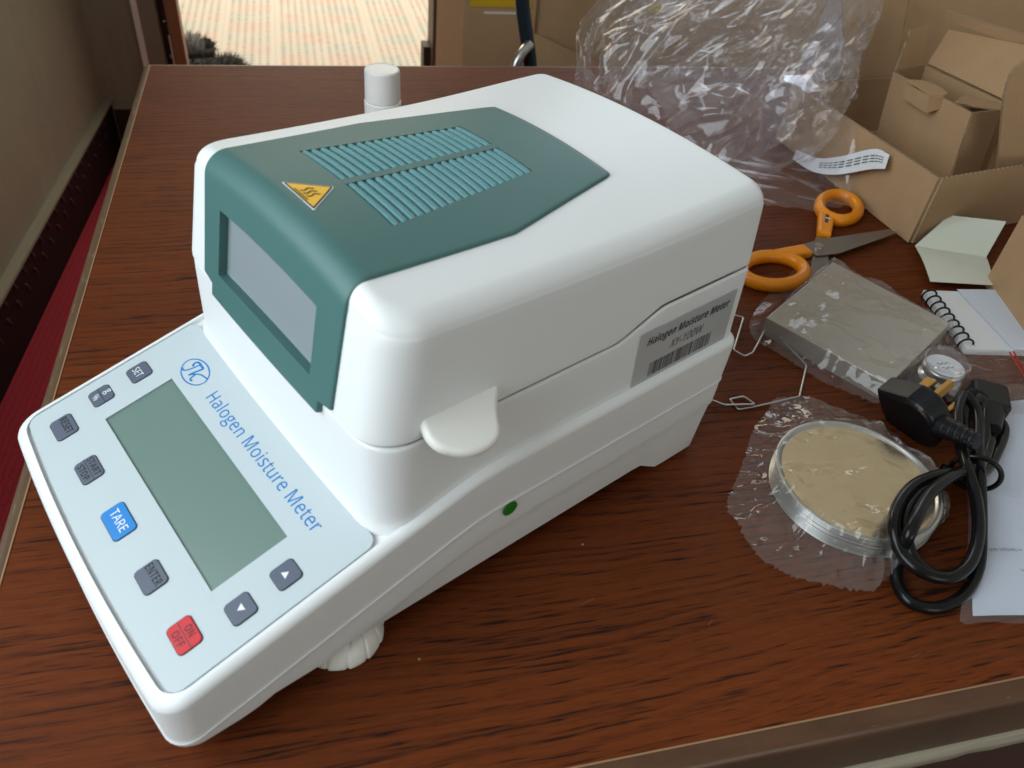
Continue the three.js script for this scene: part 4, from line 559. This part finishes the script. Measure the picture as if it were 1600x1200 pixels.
// ------------------------------------------------------------------ cardboard
{
  const t = 0.003, h = 0.071;
  const tr = thing('cardboard_tray', 'wide open brown cardboard tray with raised lid at the right of the desk', 'cardboard box');
  const A = [0.5755, -0.5800], B = [0.5540, -0.8240], C = [0.8600, -0.6350], D = [0.8400, -0.8500];
  const up = (p, y) => [p[0], y, p[1]];
  mesh('side_wall', plate([up(A, 0.001), up(B, 0.001), up(B, h - 0.003), up(A, h)], t), M.board, tr);
  mesh('side_wall', plate([up([A[0] + 0.0022, A[1] + 0.0004], 0.001), up(C, 0.001), up(C, h), up([A[0] + 0.0022, A[1] + 0.0004], h)], t), M.board, tr);
  mesh('side_wall', plate([up([B[0] + 0.002, B[1]], 0.001), up(D, 0.001), up(D, h), up([B[0] + 0.002, B[1]], h - 0.003)], t), M.board, tr);
  mesh('side_wall', plate([up(C, 0.001), up(D, 0.001), up(D, h), up(C, h)], t), M.board, tr);
  mesh('tray_floor', plate([up([A[0] + 0.003, A[1] - 0.003], 0.0025), up([C[0] - 0.003, C[1] - 0.003], 0.0025), up([D[0] - 0.003, D[1] + 0.003], 0.0025), up([B[0] + 0.003, B[1] + 0.003], 0.0025)], t), M.board, tr);
  // lid standing up behind, creased
  mesh('lid_panel', plate([[0.6500, 0.048, -0.8600], [0.7160, 0.052, -0.8580], [0.6600, 0.330, -0.8780], [0.5600, 0.325, -0.8830], [0.6060, 0.160, -0.8690]], t), M.board, tr);
  mesh('lid_panel', plate([[0.7160, 0.052, -0.8580], [0.9300, 0.045, -0.8700], [0.9300, 0.330, -0.8900], [0.6600, 0.330, -0.8780]], t), M.board, tr);
  mesh('corner_flap', plate([[0.7000, 0.012, -0.6300], [0.6900, 0.052, -0.6300], [0.6540, 0.128, -0.6290], [0.6505, 0.140, -0.6288], [0.6490, 0.150, -0.6286], [0.6510, 0.157, -0.6284], [0.6580, 0.162, -0.6282], [0.7600, 0.165, -0.6290], [0.7900, 0.014, -0.6310]], t), M.board, tr);
  // small open box standing in the tray
  const sb = thing('small_box', 'small brown cardboard box with open flaps standing inside the cardboard tray', 'cardboard box');
  const dn = [0.0125, -0.096, 0.002], off = (p) => p.map((v, i) => v + dn[i]);
  const FL_ = [0.639, 0.1, -0.772], FR = [0.657, 0.1, -0.660], BR = [0.7115, 0.1, -0.6900], BL = [0.694, 0.1, -0.793], RR = [0.6985, 0.1, -0.6680];
  const FRt = FR;
  // front face with a notch for the tab
  const at = (s, y) => { const p = FL_.map((v, i) => lerp(v, FR[i], s)); return p.map((v, i) => v + dn[i] * (-(y) / 0.096)); };
  const face = (p, q) => plate([p, q, off(q), off(p)], 0.002);
  const notch = plate([at(0, 0), at(0.34, 0), at(0.34, -0.012), at(0.66, -0.012), at(0.66, 0), at(1, 0), off(FR), off(FL_)], 0.002);
  mesh('box_wall', notch, M.board, sb); mesh('box_wall', face(FR, RR), M.board, sb); mesh('box_wall', face(FL_, BL), M.board, sb); mesh('box_wall', face(BL, [RR[0] + 0.02, 0.1, RR[2] - 0.012]), M.board, sb); mesh('box_wall', face(RR, [RR[0] + 0.02, 0.1, RR[2] - 0.012]), M.board, sb);
  // inner flaps
  mesh('inner_flap', plate([[RR[0] + 0.0, 0.0985, RR[2] - 0.001], [RR[0] + 0.02, 0.0985, RR[2] - 0.012], [0.695, 0.094, -0.722], [0.668, 0.091, -0.700]], 0.002), M.board, sb);
  mesh('side_flap', plate([[0.641, 0.1015, -0.7735], [0.693, 0.1015, -0.7935], [0.688, 0.141, -0.8050], [0.6565, 0.139, -0.7950]], 0.002), M.board, sb);
  mesh('back_flap', plate([[0.697, 0.1015, -0.7930], [0.7190, 0.1015, -0.6820], [0.7720, 0.1400, -0.7000], [0.7150, 0.1430, -0.8120]], 0.002), M.board, sb);
  mesh('tuck_flap', plate([[0.7150, 0.1440, -0.8130], [0.7740, 0.1410, -0.7000], [0.7700, 0.1490, -0.7010], [0.7640, 0.1530, -0.7080], [0.7090, 0.1540, -0.8120]], 0.0035), M.board, sb);
  // folded lock tab on the front
  const tb = (s, y, o) => { const p = at(s, y); return [p[0] - o * 0.97, p[1], p[2] - o * 0.16]; };
  { const o = 0.014, top = []; for (let k = 0; k <= 8; k++) { const an = Math.PI * k / 8; top.push(tb(0.49 - 0.16 * Math.cos(an), -0.0, -0.011 * Math.sin(an)).map((v, q) => q === 1 ? v + 0.004 : v)); } top.push(tb(0.65, 0, o).map((v, q) => q === 1 ? v + 0.001 : v), tb(0.33, 0, o).map((v, q) => q === 1 ? v + 0.001 : v));
    mesh('lock_tab', merged([plate(top, 0.002), plate([tb(0.33, 0.0, o), tb(0.65, 0.0, o), tb(0.65, -0.017, o * 0.95), tb(0.33, -0.015, o * 0.95)], 0.002), plate([tb(0.65, 0.0, o), tb(0.65, 0.002, 0), tb(0.65, -0.012, 0), tb(0.65, -0.017, o)], 0.002)]), M.boardFace, sb); }
  // carton at the right edge of the picture
  const rc = thing('carton', 'side of a brown cardboard carton at the right edge beside the folded card', 'cardboard box');
  const R0 = [0.606, -0.503], R1 = [0.576, -0.400], R2 = [0.790, -0.340], R3 = [0.815, -0.440];
  mesh('side_wall', plate([up(R0, 0.0105), up(R1, 0.0105), up(R1, 0.083), up(R0, 0.083)].map((p) => [p[0], p[1] - 0.0095, p[2]]), t), M.board, rc);
  mesh('side_wall', plate([up(R0, 0.001), up(R3, 0.001), up(R3, 0.0735), up(R0, 0.0735)].map((p) => [p[0] + 0.002, p[1], p[2] + 0.001]), t), M.board, rc);
  mesh('side_wall', plate([up(R1, 0.001), up(R2, 0.001), up(R2, 0.0735), up(R1, 0.0735)].map((p) => [p[0] + 0.002, p[1], p[2]]), t), M.board, rc);
  // cartons on the floor behind the desk
  const c1 = thing('carton', 'tall brown carton with yellow tape on top standing just right of the doorway', 'cardboard box');
  const cb = (x0, x1, y0, y1, z0, z1) => { const g = planks(x0, x1, y0, y1, z0, z1); const p = g.attributes.position, nn = g.attributes.normal, u = g.attributes.uv; for (let i = 0; i < p.count; i++) { const ax = Math.abs(nn.getX(i)) > 0.5 ? [p.getZ(i), p.getY(i)] : Math.abs(nn.getY(i)) > 0.5 ? [p.getX(i), p.getZ(i)] : [p.getX(i), p.getY(i)]; u.setXY(i, ax[0] * 4, ax[1] * 4); } return g; };
  const Y = std(lin(0.62, 0.40, 0.02), 0.3, { clearcoat: 0.6 });
  mesh('carton_body', cb(0.334, 0.486, -0.75, 0.05, -2.05, -1.70), M.boardFace, c1); mesh('tape', planks(0.345, 0.474, -0.108, -0.088, -1.6995, -1.6985), Y, c1); mesh('tape', planks(0.375, 0.452, -0.122, -0.1175, -1.6995, -1.6985), std(lin(0.7, 0.66, 0.6), 0.2), c1);  // the second, pale strip is the white highlight on the tape, put in as colour
  const c2 = thing('carton', 'large brown carton with a loose front flap behind the desk, seen past the clear bag', 'cardboard box');
  mesh('carton_body', cb(0.489, 1.30, -0.75, 0.16, -2.25, -1.715), M.boardFace, c2);
  mesh('flap', plate([[0.452, -0.60, -1.60], [0.470, -0.1475, -1.66], [0.478, -0.1480, -1.66], [0.652, -0.2180, -1.66], [0.70, -0.60, -1.60]], 0.004), M.board, c2); mesh('tape', plate([[0.592, -0.1958, -1.655], [0.652, -0.2190, -1.655], [0.64, -0.232, -1.654], [0.598, -0.230, -1.654]], 0.001), Y, c2); mesh('tape', planks(0.742, 0.775, -0.118, -0.098, -1.7148, -1.7138), Y, c2);
  // upright white sheet behind the bag
  tag(mesh('paper_sheet', plate([[0.656, 0.170, -0.950], [0.70, 0.170, -0.950], [0.703, 0.018, -0.948], [0.640, 0.040, -0.948]], 0.0006), std(lin(0.62, 0.60, 0.62), 0.8)), 'white sheet standing between the clear bag and the lid of the tray', 'paper sheet');
  // chair frame
  const ch = thing('chair', 'dark metal tube chair frame with a bent chrome leg behind the desk', 'chair');
  mesh('upright_tube', tubeGeo([[0.366, 0.22, -1.40], [0.374, -0.01, -1.40], [0.386, -0.065, -1.40], [0.400, -0.125, -1.40], [0.42, -0.40, -1.40], [0.43, -0.745, -1.41]], 0.0125, 50, 14), std(lin(0.03, 0.05, 0.07), 0.3, { metalness: 0.6 }), ch);
  mesh('chrome_leg', tubeGeo([[0.355, -0.745, -1.37], [0.357, -0.30, -1.37], [0.360, -0.135, -1.37], [0.366, -0.104, -1.372], [0.380, -0.086, -1.38], [0.392, -0.080, -1.39]], 0.009, 50, 12), M.steel, ch);
}
// ------------------------------------------------------------------ big clear bag
{
  const bag = thing('clear_bag', 'large crumpled clear plastic bag slumped between the machine and the cardboard tray', 'plastic bag');
  const C = [0.475, 0.075, -0.865];
  const DA = [0.80, 0.45, 0.38], DB = [0.35, 0.86, -0.37];
  const blob = (s, o, cx, cy, nu, nv) => gridGeo(nu, nv, (i, j) => { const a = i / nu * 2 * Math.PI, b = j / nv * Math.PI, dx = Math.sin(b) * Math.cos(a), dy = Math.cos(b), dz = Math.sin(b) * Math.sin(a);
    const big = ns(dx * 1.6 + 3 + o, dy * 1.6, dz * 1.6), k = s * (1 + 0.18 * big + 0.13 * pleat(dx + o, dy, dz, 2.0, DA) + 0.075 * pleat(dx, dy + o, dz + 4, 4.2, DB) + 0.035 * crumple(dx, dy + 3 + o, dz, 2.4) + 0.030 * pleat(dx + 2, dy + o, dz, 8.5, DA));
    let x = C[0] + cx + 0.150 * dx * k + 0.10 * dy * dy * (dy > 0 ? 1 : 0), y = C[1] + cy + 0.175 * dy * k, z = C[2] + 0.155 * dz * k; if (y < 0.0015) y = 0.0015;
    const lim = 0.548; if (z > -0.835 && x > lim && y < 0.075) x = lim - 0.02 * Math.abs(ns(z * 30, y * 30, 4)); return [x, y, z]; }, (i, j) => j > nv * 0.635, true);
  mesh('bag_film', blob(0.80, 5, -0.01, 0.0, 300, 190), M.bag, bag);
  const g = blob(1, 0, 0, 0, 480, 300);
  mesh('bag_film', g, M.bag, bag);
  // slack end of the bag running forward over the desk and up the tray wall
  const skirt = gridGeo(150, 110, (i, j) => { const u = i / 150, v = j / 110; const x0 = lerp(0.375, 0.452, v), x1 = lerp(0.560, 0.6, v * 0.2), x = lerp(x0, x1, u), z = lerp(-0.835, lerp(-0.650, -0.628, u), v) + 0.012 * ns(u * 6, v * 4, 2); const f = crumple(x, 0, z, 10, true) * 0.4 + 0.5 * pleat(x, 0, z, 22, [0.8, 0, 0.6]); const rise = 0.062 * sstep(0.80, 1.0, u) * sstep(0.9, 0.6, v); const tuck = 0.05 * (1 - sstep(0, 0.5, v)); return [Math.min(x, 0.560) - 0.006 * Math.abs(f), Math.max(0.0015, 0.008 + rise + tuck + 0.022 * f * (1 - 0.5 * v)), z]; });
  mesh('bag_film', skirt, M.bag, bag);
  // printed sticker on the slack end, against the tray wall
  const sp = [[0.5500, 0.012, -0.764], [0.5560, 0.018, -0.730], [0.5600, 0.034, -0.700], [0.5660, 0.062, -0.658], [0.5685, 0.064, -0.640]], lo = [[0.5440, 0.004, -0.757], [0.5490, 0.006, -0.722], [0.5545, 0.018, -0.690], [0.5615, 0.045, -0.648], [0.5630, 0.053, -0.632]];
  const cu = new THREE.CatmullRomCurve3(sp.map((p) => V3(...p))), cl = new THREE.CatmullRomCurve3(lo.map((p) => V3(...p)));
  const st = mesh('sticker', gridGeo(20, 6, (i, j) => { const a = cu.getPoint(i / 20), b = cl.getPoint(i / 20); return a.lerp(b, j / 6).add(V3(-0.006, 0.002, 0)).toArray(); }), M.paper, bag);
  const rows = []; for (const v of [0.32, 0.46, 0.60]) { for (let k = 0; k < 12; k++) { const u0 = 0.30 + k * 0.052, u1 = u0 + 0.040; const P = (u, w) => { const a = cu.getPoint(u), b = cl.getPoint(u); return a.lerp(b, w).add(V3(-0.0066, 0.0026, 0.0002)).toArray(); }; rows.push(gridGeo(1, 1, (i, j) => P(i ? u1 : u0, v + (j ? 0.05 : 0)))); } }
  mesh('sticker_print', merged(rows), M.inkGrey, st);
}
// ------------------------------------------------------------------ dog asleep on the mat
{
  const dog = thing('dog', 'small grey and black dog lying curled on the woven mat by the door', 'dog');
  const bones = [[[-0.335, -0.712, -3.185], 0.028, [-0.385, -0.700, -3.170], 0.042], [[-0.385, -0.700, -3.170], 0.042, [-0.470, -0.690, -3.120], 0.05], [[-0.470, -0.69, -3.120], 0.055, [-0.52, -0.68, -2.98], 0.07], [[-0.52, -0.68, -2.98], 0.07, [-0.40, -0.70, -2.86], 0.065], [[-0.40, -0.70, -2.86], 0.065, [-0.24, -0.705, -2.965], 0.05], [[-0.24, -0.715, -2.985], 0.038, [-0.19, -0.732, -3.03], 0.016], [[-0.40, -0.73, -2.95], 0.022, [-0.33, -0.738, -3.06], 0.014], [[-0.352, -0.688, -3.168], 0.012, [-0.322, -0.676, -3.190], 0.006], [[-0.350, -0.700, -3.150], 0.012, [-0.312, -0.692, -3.165], 0.006]];
  const N = 64, S = 0.22, O = [-0.36, -0.68, -3.02]; const mc = new MarchingCubes(N, new THREE.MeshBasicMaterial(), false, false, 60000); mc.isolation = 0;
  const A = V3(), B = V3(), Pp = V3(), AB = V3();
  for (let k = 0; k < N; k++) for (let j = 0; j < N; j++) for (let i = 0; i < N; i++) { Pp.set(O[0] + (i / N * 2 - 1) * S, O[1] + (j / N * 2 - 1) * S, O[2] + (k / N * 2 - 1) * S); let s = 0; for (const [a, ra, b, rb] of bones) { A.set(...a); B.set(...b); AB.copy(B).sub(A); const t = clamp(Pp.clone().sub(A).dot(AB) / AB.lengthSq()); const d = Pp.distanceTo(A.clone().addScaledVector(AB, t)) - lerp(ra, rb, t); s += Math.exp(-d * 90); } mc.field[i + j * N + k * N * N] = Math.log(s + 1e-9) / 90; }
  mc.update(); const cnt = mc.count, pos = new Float32Array(cnt * 3), col = new Float32Array(cnt * 3);
  for (let i = 0; i < cnt; i++) { const x = O[0] + mc.positionArray[i * 3] * S, y = O[1] + mc.positionArray[i * 3 + 1] * S, z = O[2] + mc.positionArray[i * 3 + 2] * S; pos.set([x, y, z], i * 3); const k = sstep(-0.712, -0.690, y + 0.012 * ns(x * 60, z * 60, 2)) * sstep(-3.05, -3.12, z); const ear = x > -0.335 && y > -0.690 ? 0 : 1; const c = lerp(0.022, 0.17, k * ear); col.set([c, c * 0.99, c * 0.98], i * 3); }
  let bg = new THREE.BufferGeometry(); bg.setAttribute('position', new THREE.BufferAttribute(pos, 3)); bg.setAttribute('color', new THREE.BufferAttribute(col, 3)); bg = mergeVertices(bg, 1e-5); bg.computeVertexNormals();
  mesh('body', bg, std(0xffffff, 0.9, { vertexColors: true }), dog);
  const pa = bg.attributes.position, na = bg.attributes.normal, ca = bg.attributes.color, fp = [], fc = []; seed = 5;
  for (let k = 0; k < 5000; k++) { const i = Math.floor(rnd() * pa.count), n = V3().fromBufferAttribute(na, i), p = V3().fromBufferAttribute(pa, i); if (p.y < -0.742) continue; const t = V3(rnd() - 0.5, rnd() * 0.4, rnd() - 0.5).multiplyScalar(1.0), d = n.clone().add(t).normalize().multiplyScalar(0.012 + 0.014 * rnd()), s = n.clone().cross(d).normalize().multiplyScalar(0.0016); const c = ca.getX(i) * (0.7 + 0.7 * rnd()); for (const q of [p.clone().add(s), p.clone().sub(s), p.clone().add(d)]) { fp.push(q.x, q.y, q.z); fc.push(c, c, c); } }
  const fg = new THREE.BufferGeometry(); fg.setAttribute('position', new THREE.Float32BufferAttribute(fp, 3)); fg.setAttribute('color', new THREE.Float32BufferAttribute(fc, 3)); fg.computeVertexNormals(); mesh('fur', fg, std(0xffffff, 0.9, { vertexColors: true }), dog).userData.kind = 'stuff';
}
renderer.render(scene, camera);
